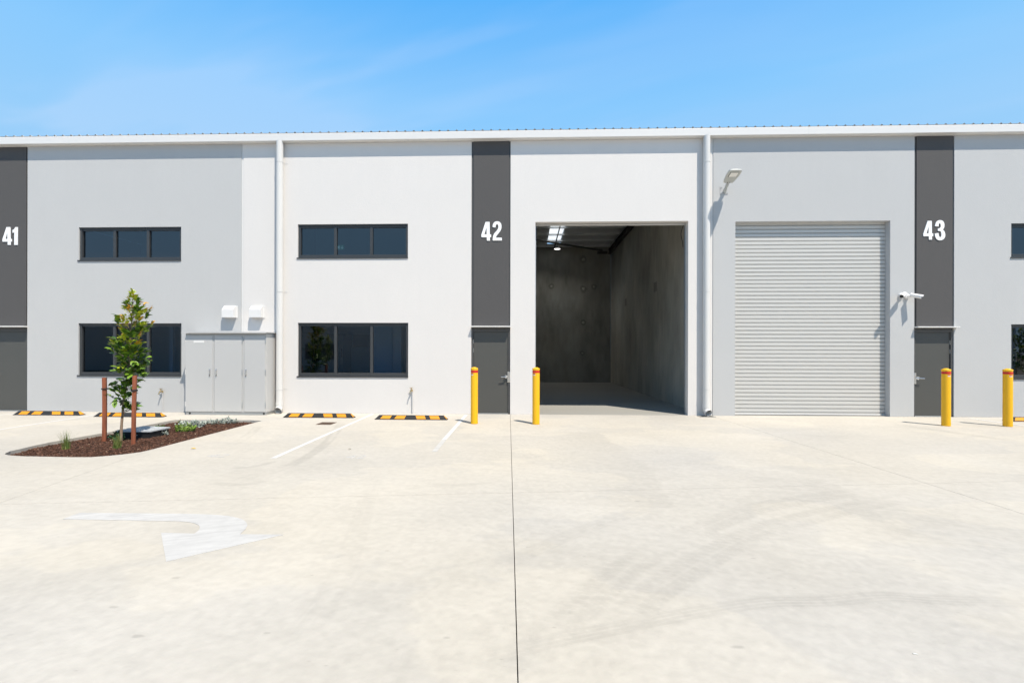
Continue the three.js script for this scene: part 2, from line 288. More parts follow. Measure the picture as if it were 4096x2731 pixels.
// window and doorway openings, from the photograph
const W41u = [X(313, 975), X(723, 975), Y(520, 1040), Y(520, 908)], W41l = [X(311, 1400), X(724, 1400), Y(520, 1501), Y(520, 1293)];
const W42u = [X(1190, 965), X(1631, 965), Y(1410, 1030), Y(1410, 896)], W42l = [X(1190, 1400), X(1632, 1400), Y(1410, 1505), Y(1410, 1291)];
const ww = W42u[1] - W42u[0];
const W43u = [X(4047, 955), X(4047, 955) + ww, Y(4060, 1028), Y(4060, 893)], W43l = [X(4047, 1400), X(4047, 1400) + ww, Y(4060, 1513), Y(4060, 1297)];
const R42 = [X(2141, 1300), X(2753, 1300), 0, Y(2400, 886)], R43 = [X(2942, 1300), X(3562, 1300), 0, Y(3250, 884)];
const p41 = X(107, 1000), pilW = 1.02, p42a = X(1886, 1000), p42b = X(2041, 1000), p43a = X(3660, 1000), p43b = X(3818, 1000);
const J1 = [X(965, 1000), X(972, 1000)], J2 = [X(2847, 1000), X(2853, 1000)];
const canopyY = Y(1960, 1304), canopyY43 = Y(3740, 1306), canopyY41 = Y(50, 1304);
function panel(x0, x1, mat, holes, label, y0 = 0, y1 = TOP) {
  // doorway holes reach the ground: notch the outline instead
  const notch = holes.filter((h) => h[2] <= 0).sort((a, b) => b[0] - a[0]), pts = [[x0, y0]];
  pts.push([x0, y1], [x1, y1], [x1, y0]); for (const h of notch) pts.push([h[1], y0], [h[1], h[3]], [h[0], h[3]], [h[0], y0]);
  const m = mesh('wall_panel', prism(pts.reverse(), TH - 0.004, -TH + 0.002, holes.filter((h) => h[2] > 0).map((h) => rect(...h)), 0.002), mat, building); m.userData.label = label; return m;
}
panel(XL, p41 - pilW - 0.004, M.white, [], 'white wall panel beyond the door of unit 41');
panel(p41 + 0.004, J1[0], M.paleGrey, [W41u, W41l], 'pale grey wall panel of unit 41');
panel(J1[1], p42a - 0.004, M.white, [W42u, W42l], 'white wall panel of unit 42 with windows');
panel(p42b + 0.004, J2[0], M.white, [R42], 'white wall panel round the open roller doorway');
panel(J2[1], p43a - 0.004, M.grey, [R43], 'grey wall panel round the closed roller door');
panel(p43b + 0.004, XR, M.grey, [W43u, W43l], 'grey wall panel of unit 43 with windows');
// dark panels over the entrance doors, with recessed joints either side
for (const [a, b, c, n] of [[p41 - pilW, p41, canopyY41, 41], [p42a, p42b, canopyY, 42], [p43a, p43b, canopyY43, 43]]) {
  panel(a + 0.048, b - 0.034, M.charcoal, [], 'charcoal wall panel carrying the number ' + n, c, TOP);
  mesh('panel_joint', box(a - 0.003, a + 0.047, c, TOP, -0.1, -0.022), M.charcoalFlat, building);
  mesh('panel_joint', box(b - 0.033, b + 0.003, c, TOP, -0.1, -0.022), M.charcoalFlat, building);
  mesh('joint_backing', box(a - 0.06, b + 0.06, c, TOP, -TH - .012, -TH - .001), M.plaster, building);
}
for (const j of [J1, J2]) mesh('joint_backing', box(j[0] - 0.06, j[1] + 0.06, 0, TOP, -TH - .012, -TH - .001), M.plaster, building);
mesh('panel_joint', box(J1[0] + 0.001, J1[1] - 0.001, 0, TOP, -0.12, -0.016), M.sealWhite, building);
mesh('panel_joint', box(J2[0] + 0.001, J2[1] - 0.001, 0, TOP, -0.12, -0.016), M.sealWhite, building);

// windows: dark aluminium frame, two mullions, three panes, sill flashing with weep holes
function windowSet([x0, x1, y0, y1], label) {
  const g = group('window', building), zf = -0.035, zb = -0.12, f = 0.062; g.userData.label = label;
  const pts = [], w = x1 - x0;
  const fr = [rbox(x0 + .002, x0 + f, y0 + .002, y1 - .002, zb, zf, .004), rbox(x1 - f, x1 - .002, y0 + .002, y1 - .002, zb, zf, .004), rbox(x0 + f + .001, x1 - f - .001, y0 + .002, y0 + f + .02, zb, zf, .004), rbox(x0 + f + .001, x1 - f - .001, y1 - f * .72, y1 - .002, zb, zf - .004, .004)];
  mesh('frame', mergeGeometries(fr), M.frame, g);
  mesh('head_flashing', rbox(x0 + .004, x1 - .004, y1 - .03, y1 - .004, zf + .001, zf + .02, .003), M.frame, g);
  mesh('head_rail', box(x0 + f + .001, x1 - f - .001, y1 - f * 1.35, y1 - f * .72 - .002, zb + .02, zf - .014), M.frame, g);
  const m1 = x0 + w * 0.3375, m2 = x0 + w * 0.665, mw = 0.036;
  for (const m of [m1, m2]) mesh('mullion', rbox(m - mw, m + mw, y0 + f + .021, y1 - f * 1.35 - .001, zb + .01, zf - .006, .004), M.frame, g);
  const ya = y0 + f + .02, yb = y1 - f * 1.35;
  for (const [a, b] of [[x0 + f, m1 - mw], [m1 + mw, m2 - mw], [m2 + mw, x1 - f]]) mesh('pane', new THREE.PlaneGeometry(b - a, yb - ya).translate((a + b) / 2, (ya + yb) / 2, -0.085), M.glass, g);
  mesh('sill', rbox(x0 - 0.022, x1 + 0.004, y0 - 0.03, y0 + 0.002, -0.05, 0.022, .004), M.frame, g);
  for (let k = 0; k < 10; k++) mesh('weep_hole', box(x0 + w * (0.09 + k * 0.094), x0 + w * (0.09 + k * 0.094) + 0.022, y0 + .007, y0 + .014, zf - 0.001, zf + 0.001), M.black, g);
}
windowSet(W41u, 'upper window of unit 41'); windowSet(W41l, 'ground floor window of unit 41 behind the young tree');
windowSet(W42u, 'upper window of unit 42 with a green exit sign inside'); windowSet(W42l, 'ground floor window of unit 42');
windowSet(W43u, 'upper window of unit 43'); windowSet(W43l, 'ground floor window of unit 43');

// entrance doors
function entrance(a, b, top, lever, label, cl = 0.0, cr = 0.01) {
  const g = group('door', building), f = 0.05, z = -0.06; g.userData.label = label;
  const s = lever < 0 ? -1 : 1;      // lever on the a side (-1) or the b side (+1)
  mesh('frame', mergeGeometries([rbox(a + .002, a + f, 0, top - .06, -0.17, -0.03, .004), rbox(b - f, b - .002, 0, top - .06, -0.17, -0.03, .004), rbox(a + f + .001, b - f - .001, top - .11, top - .06, -0.17, -0.03, .004)]), M.charcoalFlat, g);
  mesh('leaf', rbox(a + f + .004, b - f - .004, 0.022, top - .114, -0.105, z, .003), M.doorPaint, g);
  mesh('threshold', box(a + f + .001, b - f - .001, 0.0, 0.02, -0.16, -0.035), M.galv, g);
  mesh('head_cladding', box(a + .002, b - .002, top - .058, top - .002, -0.17, -0.045), M.charcoalFlat, g);
  const hx = s > 0 ? a + f + .002 : b - f - .002;
  for (const y of [top - 0.43, top - 0.20 - 0.42 * 1.1, 1.02, 0.28]) mesh('hinge', cyl(.008, .008, [hx, y, z + .008], [hx, y + .11, z + .008], 10), M.steel, g);
  const px = s > 0 ? b - f * .62 : a + f * .62;
  mesh('lock_plate', rbox(px - .042, px + .042, .84, 1.12, -.05, -.018, .006), M.steel, g);
  const lx = px - s * 0.075, h = mesh('handle', mergeGeometries([cyl(.042, .042, [lx, .99, z], [lx, .99, z + .05], 20), cyl(.012, .012, [lx, .99, z + .05], [lx, .99, z + .085], 12), cyl(.013, .011, [lx, .99, z + .08], [lx - s * .135, .985, z + .085], 12)]), M.chrome, g);
  const k = mesh('lock_cylinder', cyl(.016, .016, [px, 1.07, -.02], [px, 1.07, -.008], 14), M.chrome, g);
  mesh('canopy', rbox(a + .003 - cl, b + cr, top + .001, top + .031, -0.02, 0.115, .005), M.metalWhite, g);
}
const dTop = canopyY - 0.0;
entrance(p41 - pilW, p41 + .003, canopyY41 - .032, -1, 'charcoal entrance door of unit 41');
entrance(p42a - .003, p42b + .003, canopyY - .032, 1, 'charcoal entrance door of unit 42');
entrance(p43a - .003, p43b + .003, canopyY43 - .032, -1, 'charcoal entrance door of unit 43', 0, 0.06);

// closed roller door: ribbed curtain, one mesh per slat
{
  const [x0, x1, , y1] = R43, g = group('roller_door', building); g.userData.label = 'closed pale grey ribbed roller door of unit 43';
  const n = 49, zc = -0.165, y0 = 0.055, top = y1 + 0.02, ph = (top - y0) / n, a = x0 + 0.004, b = x1 - 0.004, q = ph / 0.105;
  const prof = [[0, 0], [0, -.069], [-.003, -.0715], [-.024, -.073], [-.024, -.081], [-.005, -.0835], [-.004, -.090], [-.006, -.0915], [-.024, -.093], [-.024, -.098], [-.002, -.1035], [0, -.105]].map(([z, y]) => [z + zc, y * q]);
  const slat = sideways([...prof, [zc - .032, -.105 * q], [zc - .032, 0]], a, b);
  for (let k = 0; k < n; k++) mesh('slat', slat, M.slat, g).position.y = top - k * ph;
  mesh('bottom_rail', rbox(a, b, 0.012, 0.052, zc - .03, zc + .012, .004), M.metalWhite, g);
  mesh('label_plate', box((a + b) / 2 - .1, (a + b) / 2 + .02, .022, .046, zc + .012, zc + .014), M.sealWhite, g);
  const t = mesh('guide', mergeGeometries([box(x0 + .0005, x0 + .003, 0, y1, -.24, -.178), box(x1 - .0035, x1 - .0005, 0, y1, -.24, -.178)]), M.galv, g);
}
// open roller doorway of unit 42: curtain rolled up behind the lintel, guides down both jambs
{
  const [x0, x1, , y1] = R42, g = group('roller_door', building); g.userData.label = 'roller door of unit 42 rolled up above its opening';
  mesh('rolled_curtain', cyl(.24, .24, [x0 - .1, y1 + .30, -.50], [x1 + .1, y1 + .30, -.50], 28), M.slat, g);
  mesh('bottom_rail', rbox(x0 + .004, x1 - .004, y1 - .05, y1 - .012, -.235, -.19, .005), M.slat, g);
  mesh('curtain_end', box(x0 + .01, x1 - .01, y1 - .012, y1 + .2, -.225, -.21), M.slat, g);
  for (const [a, b] of [[x0 - .07, x0 + .02], [x1 - .02, x1 + .07]]) mesh('guide', mergeGeometries([box(a, b, 0, y1 + .1, -.200, -.186), box(a, b, 0, y1 + .1, -.262, -.248)]), M.galv, g);
  const c = new THREE.CatmullRomCurve3([[x1 - .03, y1 - .02, -.28], [x1 - .09, y1 - .25, -.29], [x1 - .05, y1 - .5, -.29], [x1 - .04, y1 - .62, -.29]].map((p) => new THREE.Vector3(...p)));
  mesh('pull_cord', new THREE.TubeGeometry(c, 20, .008, 6), M.black, g);
}

// gutter in lengths, roof sheeting behind it
{
  const zg = 0.165, yb = TOP + 0.012, yt = yb + 0.188, t = 0.004;
  const prof = [[0.003, yb + .16], [0.003, yb], [zg, yb], [zg, yt - .012], [zg - .008, yt], [zg - .016, yt - .004], [zg - t, yt - .014], [zg - t, yb + t], [0.003 + t, yb + t], [0.003 + t, yb + .16]];
  const cuts = [XL - .1, X(-420, 560), X(517, 540), X(1378, 530), X(2310, 520), X(3223, 510), XR + .1];
  for (let k = 0; k < cuts.length - 1; k++) { mesh('gutter', sideways(prof, cuts[k], cuts[k + 1] - .001), M.metalWhite, building); if (k) mesh('gutter_sleeve', sideways([[zg + .0015, yb - .0015], [zg + .0015, yt - .014], [zg + .0002, yt - .014], [zg + .0002, yb - .0003], [.05, yb - .0003], [.05, yb - .0015]], cuts[k] - .014, cuts[k] + .014), M.metalWhite, building); }
}
const ROOF = 7.467, SKY = [1.08, 1.80], SKYZ = [-6.2, -12.75], BACK = -13.35;
function roofSheet(name, x0, x1, z0, z1, mat, lift = 0) { // trapezoid ribs every 0.228 m, running up the slope
  const pitch = 0.228, pos = [], idx = [], xs = []; const slope = 0.012;
  for (let k = Math.floor(x0 / pitch); k * pitch < x1; k++) for (const [dx, h] of [[0, 0], [.164, 0], [.186, .029], [.206, .029], [.228, 0]]) { const x = k * pitch + dx; if (x >= x0 - 1e-6 && x <= x1 + 1e-6 && (!xs.length || x - xs[xs.length - 1][0] > 1e-4)) xs.push([x, h]); }
  const hAt = (x) => { const d = x - Math.floor(x / pitch) * pitch; return d < .164 ? 0 : d < .186 ? (d - .164) / .022 * .029 : d < .206 ? .029 : (.228 - d) / .022 * .029; };
  if (xs[0][0] > x0 + 1e-4) xs.unshift([x0, hAt(x0)]); if (xs[xs.length - 1][0] < x1 - 1e-4) xs.push([x1, hAt(x1)]);
  xs.forEach(([x, h]) => { for (const z of [z0, z1]) pos.push(x, ROOF + lift + h - z * slope, z); });
  for (let i = 0; i < xs.length - 1; i++) { const a = i * 2; idx.push(a, a + 2, a + 1, a + 1, a + 2, a + 3); }
  const g = new THREE.BufferGeometry(); g.setAttribute('position', new THREE.Float32BufferAttribute(pos, 3)); g.setIndex(idx); const h = g.toNonIndexed(); h.computeVertexNormals(); h.setAttribute('uv', new THREE.Float32BufferAttribute(new Float32Array(h.attributes.position.count * 2), 2));
  return mesh(name, h, mat, building);
}
M.roof = std(lin(0.55, 0.56, 0.55), 0.5, { side: THREE.DoubleSide });
const foilBump = texture(512, 512, (() => { const f = tile(512, (u, v) => fbm(u * 14 + 3, v * 26 + 3, 5)); return (i, j, o) => { o[0] = o[1] = o[2] = f(i, j); }; })(), false); foilBump.repeat.set(5, 3);
M.foil = std(lin(0.80, 0.81, 0.81), 0.32, { metalness: 0.45, bumpMap: foilBump, bumpScale: 0.06 });
roofSheet('roof_sheet', XL, SKY[0], 0.06, BACK, M.roof); roofSheet('roof_sheet', SKY[1], XR, 0.06, BACK, M.roof);
roofSheet('roof_sheet', SKY[0], SKY[1], 0.06, SKYZ[0], M.roof); roofSheet('roof_sheet', SKY[0], SKY[1], SKYZ[1], BACK, M.roof);
roofSheet('skylight', SKY[0], SKY[1], SKYZ[0], SKYZ[1], M.translucent);
const foil = (x0, x1, z0, z1) => { const g = new THREE.PlaneGeometry(x1 - x0, z0 - z1).rotateX(Math.PI / 2).translate((x0 + x1) / 2, ROOF - .03, (z0 + z1) / 2); mesh('roof_foil', g, M.foil, building); };
foil(XL, SKY[0], -.01, BACK); foil(SKY[1], XR, -.01, BACK); foil(SKY[0], SKY[1], -.01, SKYZ[0]); foil(SKY[0], SKY[1], SKYZ[1], BACK);
mesh('eaves_closure', box(XL, XR, TOP + .002, ROOF - .035, -.17, -.005), M.metalWhite, building);

// indoors: floor, back and end walls, party walls, purlins, rafters
const floorMat = std(lin(0.37, 0.36, 0.34), 0.6, { map: texture(512, 512, (() => { const f = tile(512, (u, v) => fbm(u * 5 + 3, v * 8 + 3, 5)); return (i, j, o) => { const v = 0.8 + 0.5 * (f(i, j) - 0.5); o[0] = v; o[1] = v; o[2] = v * .97; }; })()) });
mesh('floor_slab', box(XL, XR, -0.12, 0.0, BACK, -0.004), floorMat, building);
const PARTY = X(2850) - 0.24, PW = 0.16;
const rightT = precast(3, 13, 7.3, [], [[8.7, 3.9, .2, .165], [3.8, 3.88, .2, .16]], 0.36);
const backT = precast(8, 12, 7.3, [[10.5, 6.6, .22], [10.5, 5.0, .22], [10.5, 3.2, .17], [11.07, 5.12, .17], [8.77, 5.15, .16], [10.45, 1.56, .15], [3, 5, .2]], [], 0.27);
mesh('party_wall', box(PARTY, PARTY + PW, 0, ROOF - .031, BACK, -TH - .002), std(lin(1, 1, 1), 0.9, { map: rightT }), building).userData.label = 'bare concrete party wall of unit 42 with run marks';
mesh('back_wall', box(X(968) + .2, PARTY - .001, 0, ROOF - .031, BACK - .16, BACK + .0), std(lin(1, 1, 1), 0.9, { map: backT }), building).userData.label = 'bare concrete back wall of unit 42 with filled lifting points';
const plainPrecast = std(lin(0.24, 0.24, 0.225), 0.9);
mesh('party_wall', box(X(968) - PW / 2, X(968) + PW / 2, 0, ROOF - .031, BACK, -TH - .002), plainPrecast, building);
mesh('back_wall', box(XL, X(968) - .2, 0, ROOF - .031, BACK - .16, BACK), plainPrecast, building);
mesh('back_wall', box(PARTY + PW + .001, XR, 0, ROOF - .031, BACK - .16, BACK), plainPrecast, building);
mesh('end_wall', box(XL - .16, XL - .001, 0, ROOF - .031, BACK, 0), plainPrecast, building); mesh('end_wall', box(XR + .001, XR + .16, 0, ROOF - .031, BACK, 0), plainPrecast, building);
const purlinZ = [-13.12, -11.85, -10.6, -9.3, -8, -6.75, -5.5, -4.25, -3, -1.75, -.6];
for (const z of purlinZ) mesh('purlin', mergeGeometries([box(X(968) + .1, PARTY - .03, ROOF - .125, ROOF - .036, z - .002, z + .002), box(X(968) + .1, PARTY - .03, ROOF - .128, ROOF - .1245, z, z + .06), box(X(968) + .1, PARTY - .03, ROOF - .1245, ROOF - .112, z + .058, z + .062)]), M.purlin, building);
mesh('rafter', mergeGeometries([box(PARTY - .16, PARTY - .004, ROOF - .47, ROOF - .455, BACK, -.9), box(PARTY - .09, PARTY - .08, ROOF - .455, ROOF - .25, BACK, -.9), box(PARTY - .16, PARTY - .004, ROOF - .26, ROOF - .245, BACK, -.9)]), M.darkSteel, building);
mesh('ridge_rail', box(1.46, 1.51, ROOF - .20, ROOF - .18, BACK, -6), M.darkSteel, building);
mesh('roof_brace', cyl(.045, .045, [PARTY - .5, ROOF - .33, BACK + .25], [-.6, ROOF - .40, -9.6], 10), M.darkSteel, building);
mesh('wall_bracket', rbox(PARTY - .75, PARTY - .2, ROOF - .47, ROOF - .33, BACK + .002, BACK + .12, .01), M.darkSteel, building);
// offices behind the windows of each unit
function office(x0, x1, depth, name) {
  const y1 = 3.05;
  mesh('office_partition', box(x0, x1, 0, ROOF - .3, -depth - .09, -depth), M.plaster, building);
  mesh('office_partition', box(x1, x1 + .09, 0, ROOF - .3, -depth, -TH - .002), M.plaster, building);
  mesh('office_floor', box(x0, x1 - .002, y1 - .25, y1, -depth + .001, -TH - .003), floorMat, building);
  mesh('office_ceiling', box(x0, x1 - .002, ROOF - .5, ROOF - .44, -depth + .001, -TH - .003), M.plaster, building);
}
office(X(968) + PW / 2 + .001, X(1760), 4.2); office(X(80), X(968) - PW / 2 - .1, 4.0); office(X(3830), XR - .01, 4.0);
mesh('column', box(X(688, 1400, -1.5) - .05, X(688, 1400, -1.5) + .05, 0.001, 2.79, -1.55, -1.45), M.sealWhite, building);

// ---------------------------------------------------------------- downpipes
function downpipe(px, side, label, elbow) {
  const x = X(px, 1100, 0.12), r = 0.086, z = 0.115, g = group('downpipe', building); g.userData.label = label;
  mesh('pipe', new THREE.LatheGeometry([[r, .21], [r, TOP + .012], [r - .005, TOP + .012], [r - .005, .21]].map((p) => new THREE.Vector2(...p)), 32).translate(x, 0, z), M.pipe, g);
  for (const y of [Y(px, 655), Y(px, 1168), Y(px, 1555)]) { mesh('strap', mergeGeometries([new THREE.LatheGeometry([[r + .001, -.014], [r + .005, -.014], [r + .005, .014], [r + .001, .014]].map((p) => new THREE.Vector2(...p)), 32).translate(x, y, z), box(side > 0 ? x + r * .6 : x - r - .07, side > 0 ? x + r + .07 : x - r * .6, y - .008, y + .008, .001, .006)]), M.pipe, g); }
  mesh('socket', new THREE.LatheGeometry([[r + .001, .19], [r + .006, .19], [r + .006, .30], [r + .001, .30]].map((p) => new THREE.Vector2(...p)), 32).translate(x, 0, z), M.pipe, g);
  const c = new THREE.CatmullRomCurve3([[x, .23, z], [x, .19, z], [x + .004 * elbow, .155, z + .012], [x + .03 * elbow, .105, z + .07], [x + .05 * elbow, .09, z + .11]].map((p) => new THREE.Vector3(...p)));
  mesh('shoe', mergeGeometries([new THREE.TubeGeometry(c, 20, r, 28), new THREE.TubeGeometry(c, 20, r - .005, 28)]), Object.assign(M.pipe, { side: THREE.DoubleSide }), g);
}
downpipe(1117, 1, 'white round downpipe between units 41 and 42', 0.3); downpipe(2827, -1, 'white round downpipe between units 42 and 43', 0.5);
{ const [gx, gz] = G(2832, 1668); const d = thing('drain_sump', 'small concrete sump at the foot of the downpipe by the open doorway', 'drain', [gx, 0, 0.2]); mesh('rim', mergeGeometries([box(-.19, .19, 0, .012, -.14, -.1), box(-.19, .19, 0, .012, .12, .15), box(-.19, -.15, 0, .012, -.099, .119), box(.15, .19, 0, .012, -.099, .119)]), floorMat, d); mesh('pit', box(-.149, .149, .0006, .004, -.099, .119), M.black, d); }

// ---------------------------------------------------------------- unit numbers
const D4 = { o: [[805, 303], [992, 303], [1001, 865], [1060, 865], [1060, 995], [1005, 995], [1005, 1150], [865, 1150], [860, 998], [620, 998], [612, 885]], h: [[850, 540], [860, 868], [752, 868]] };
const digit = {
  '4': (s, f) => { D4.o.forEach((p, i) => (i ? s.lineTo(...f(...p)) : s.moveTo(...f(...p)))); const h = new THREE.Path(); D4.h.forEach((p, i) => (i ? h.lineTo(...f(...p)) : h.moveTo(...f(...p)))); h.closePath(); s.holes.push(h); },
  '2': (s, f) => { const b = (...a) => s.bezierCurveTo(...f(a[0], a[1]), ...f(a[2], a[3]), ...f(a[4], a[5])), l = (x, y) => s.lineTo(...f(x, y)); s.moveTo(...f(1118, 545)); b(1118, 380, 1190, 278, 1325, 278); b(1455, 278, 1526, 370, 1526, 500); b(1526, 600, 1500, 680, 1440, 760); b(1370, 860, 1285, 920, 1275, 1012); l(1540, 1012); l(1540, 1142); l(1122, 1142); b(1125, 980, 1150, 870, 1220, 790); b(1310, 690, 1378, 630, 1378, 520); b(1378, 450, 1358, 412, 1325, 412); b(1285, 412, 1262, 460, 1258, 557); },
  '3': (s, f) => { const b = (...a) => s.bezierCurveTo(...f(a[0], a[1]), ...f(a[2], a[3]), ...f(a[4], a[5])), l = (x, y) => s.lineTo(...f(x, y)); s.moveTo(...f(1138, 502)); b(1150, 330, 1240, 225, 1370, 225); b(1500, 225, 1566, 310, 1566, 450); b(1566, 560, 1540, 610, 1490, 650); b(1570, 710, 1602, 790, 1602, 890); b(1602, 1040, 1510, 1136, 1365, 1136); b(1220, 1136, 1140, 1020, 1130, 830); l(1297, 795); b(1310, 930, 1335, 992, 1375, 992); b(1412, 992, 1425, 930, 1425, 870); b(1425, 770, 1400, 716, 1350, 716); l(1272, 716); l(1265, 604); b(1290, 596, 1398, 610, 1398, 490); b(1398, 410, 1380, 370, 1346, 370); b(1312, 370, 1306, 430, 1304, 510); },
  '1': (s, f) => { s.moveTo(...f(612, 606)); s.lineTo(...f(722, 606)); s.lineTo(...f(714, 1357)); s.lineTo(...f(570, 1357)); s.lineTo(...f(574, 822)); s.lineTo(...f(545, 842)); s.lineTo(...f(500, 850)); s.lineTo(...f(495, 732)); s.bezierCurveTo(...f(560, 710), ...f(595, 660), ...f(612, 606)); },
};
function unitNumber(chars, fs, label) {
  const g = thing('unit_number', label, 'number sign', [0, 0, 0], 'raised unit numbers');
  chars.forEach((c, i) => { const s = new THREE.Shape(); digit[c](s, fs[i]); mesh('digit', new THREE.ExtrudeGeometry(s, { depth: .011, bevelEnabled: true, bevelSize: .0015, bevelOffset: -.003, bevelThickness: .0015, bevelSegments: 2, curveSegments: 14 }).translate(0, 0, .0025), M.letter, g); });
}
const at = (ox, oy, k) => (x, y) => P(ox + x / k, oy + y / k, .012);
unitNumber(['4', '2'], [at(1870, 860, 11.2), at(1870, 860, 11.2)], 'raised white number 42 on the dark panel beside the open doorway');
unitNumber(['4', '3'], [(x, y) => at(3640, 860, 11.2)(x * 1.01 - 6, y * 1.0 - 45), at(3640, 860, 11.2)], 'raised white number 43 on the dark panel beside the roller door');
unitNumber(['4', '1'], [(x, y) => at(0, 850, 10.455)((x - 612) * .885 + 75, (y - 303) * .885 + 606), at(0, 850, 10.455)], 'raised white number 41 on the dark panel above the door');

// ---------------------------------------------------------------- things on the wall
function ventHood(px0, px1, label) {
  const [x0, y0] = P(px0, 1269, .15), x1 = P(px1, 1269, .15)[0], h = 0.31, g = thing('vent_hood', label, 'vent', [x0, y0, 0], 'white vent hoods');
  const w = x1 - x0;
  mesh('hood', sideways([[.012, 0], [.012, h], [.055, h], [.15, h - .1], [.15, 0], [.146, 0], [.146, h - .1015], [.053, h - .004], [.016, h - .004], [.016, 0]], 0.0015, w - .0015), M.vent, g);
  for (const x of [0, w - .0015]) mesh('cheek', sideways([[.012, 0], [.012, h], [.055, h], [.15, h - .1], [.15, 0]], x, x + .0015), M.vent, g);
  mesh('flange', rbox(-.02, w + .035, -.005, h + .012, .001, .012, .003), M.vent, g);
  for (const y of [.05, .16, .27]) mesh('screw', cyl(.006, .006, [w + .02, y, .011], [w + .02, y, .015], 8), M.steel, g);
}
ventHood(885, 931, 'white vent hood on the grey panel over the switch cabinet'); ventHood(995, 1041, 'white vent hood on the white panel over the switch cabinet');
function tap(px, pyTap, pyBase, mat, label) {
  const [x, y] = P(px, pyTap, .05), g = thing('garden_tap', label, 'tap', [x, 0, 0], 'brass taps on the wall'); const b = .0;
  mesh('riser', cyl(.011, .011, [0.03, 0, .03], [0.03, y - .01, .03], 10), mat, g);
  mesh('body', mergeGeometries([cyl(.016, .016, [.03, y - .03, .03], [.03, y + .03, .03], 12), cyl(.02, .017, [.03, y, .03], [.0, y, .10], 12), cyl(.014, .014, [.015, y, .07], [.015, y + .07, .07], 12), cyl(.015, .013, [.0, y, .095], [-.008, y - .07, .125], 12)]), M.brass, g);
  mesh('handle', mergeGeometries([cyl(.007, .007, [-.03, y + .075, .07], [.06, y + .075, .07], 8), cyl(.018, .018, [.015, y + .066, .07], [.015, y + .082, .07], 12)]), M.brass, g);
}
tap(642, 1566, 1650, M.paleGrey, 'brass garden tap under the window of unit 41'); tap(1643, 1562, 1655, std(lin(.42, .43, .43), .5), 'brass garden tap between the window and door of unit 42');

{ // wall lamp on an angled spigot
  const [x, y] = P(2898, 766, 0), g = thing('wall_light', 'grey street-style wall light on an angled arm beside the downpipe', 'lamp', [x, y, 0]);
  mesh('wall_plate', rbox(-.11, .095, -.07, .13, .0008, .008, .002), M.grey, g);
  for (const [a, b] of [[-.08, .1], [-.08, -.04], [.07, -.04]]) mesh('bolt', cyl(.012, .012, [a, b, .008], [a, b, .024], 8), M.galv, g);
  mesh('arm', mergeGeometries([cyl(.045, .04, [0, -.01, .006], [0, .06, .10], 18), cyl(.031, .031, [0, .05, .085], [.012, .175, .225], 18), cyl(.039, .039, [.004, .085, .125], [.009, .14, .185], 18)]), M.lampGrey, g);
  const h = group('head', g, [.012, .182, .20]); h.rotation.set(-0.30, 0, 0); // slopes up away from the wall
  const s = new THREE.Shape(); s.moveTo(-.10, 0); s.bezierCurveTo(-.125, .02, -.13, .12, -.15, .24); s.bezierCurveTo(-.155, .33, -.15, .44, -.14, .455); s.bezierCurveTo(-.1, .48, .1, .48, .14, .455); s.bezierCurveTo(.15, .44, .155, .33, .15, .24); s.bezierCurveTo(.13, .12, .125, .02, .10, 0); s.closePath();
  mesh('housing', new THREE.ExtrudeGeometry(s, { depth: .022, bevelEnabled: true, bevelSize: .012, bevelThickness: .012, bevelSegments: 4, curveSegments: 12 }).rotateX(Math.PI / 2), M.lampGrey, h);
  mesh('lens_frame', rbox(-.105, .105, -.040, -.030, .235, .415, .004), M.black, h);
  mesh('lens', rbox(-.095, .095, -.044, -.036, .245, .405, .003), M.lens, h);
  mesh('latch', rbox(-.03, .03, -.042, -.03, .0, .03, .004), M.black, h);
}
function bullet(px, py, dir, reach, label) {
  const [x, y] = P(px, py, .03), g = thing('security_camera', label, 'camera', [x, y, 0], 'security cameras by the roller door');
  mesh('mount_base', new THREE.LatheGeometry([[0, 0], [.062, 0], [.064, .01], [.062, .04], [.05, .05], [0, .052]].map((p) => new THREE.Vector2(...p)), 26).rotateX(Math.PI / 2).translate(0, 0, .001), M.camWhite, g);
  const d = new THREE.Vector3(...dir).normalize(), j = new THREE.Vector3(reach, .0, .13);
  mesh('arm', mergeGeometries([cyl(.026, .02, [0, 0, .05], [j.x * .6, .004, .11], 14), cyl(.018, .018, [j.x * .6, .004, .11], [j.x, -.005, .145], 14), new THREE.SphereGeometry(.026, 14, 10).translate(j.x * .6, .004, .11)]), M.camWhite, g);
  const b = group('housing', g, [j.x, .005, .145]); b.quaternion.setFromUnitVectors(new THREE.Vector3(0, 0, 1), d); b.scale.setScalar(1.18);
  mesh('barrel', new THREE.LatheGeometry([[0, -.045], [.034, -.045], [.040, -.035], [.041, .14], [.037, .145], [.036, .138], [0, .138]].map((p) => new THREE.Vector2(...p)), 28).rotateX(Math.PI / 2), M.camWhite, b);
  const hood = new THREE.CylinderGeometry(.048, .048, .215, 24, 1, true, -Math.PI * .42, Math.PI * .84).rotateX(Math.PI / 2).rotateZ(Math.PI).translate(0, 0, .06);
  mesh('sun_hood', hood, Object.assign(M.camWhite, { side: THREE.DoubleSide }), b);
  mesh('lens_window', cyl(.034, .034, [0, 0, .1385], [0, 0, .1415], 24), M.black, b);
}
bullet(3608, 1181, [-.80, -.36, .56], -.03, 'white security camera aimed at the yard with its dark lens showing'); bullet(3631, 1185, [.74, -.30, .72], .055, 'white security camera turned along the wall beside the other');

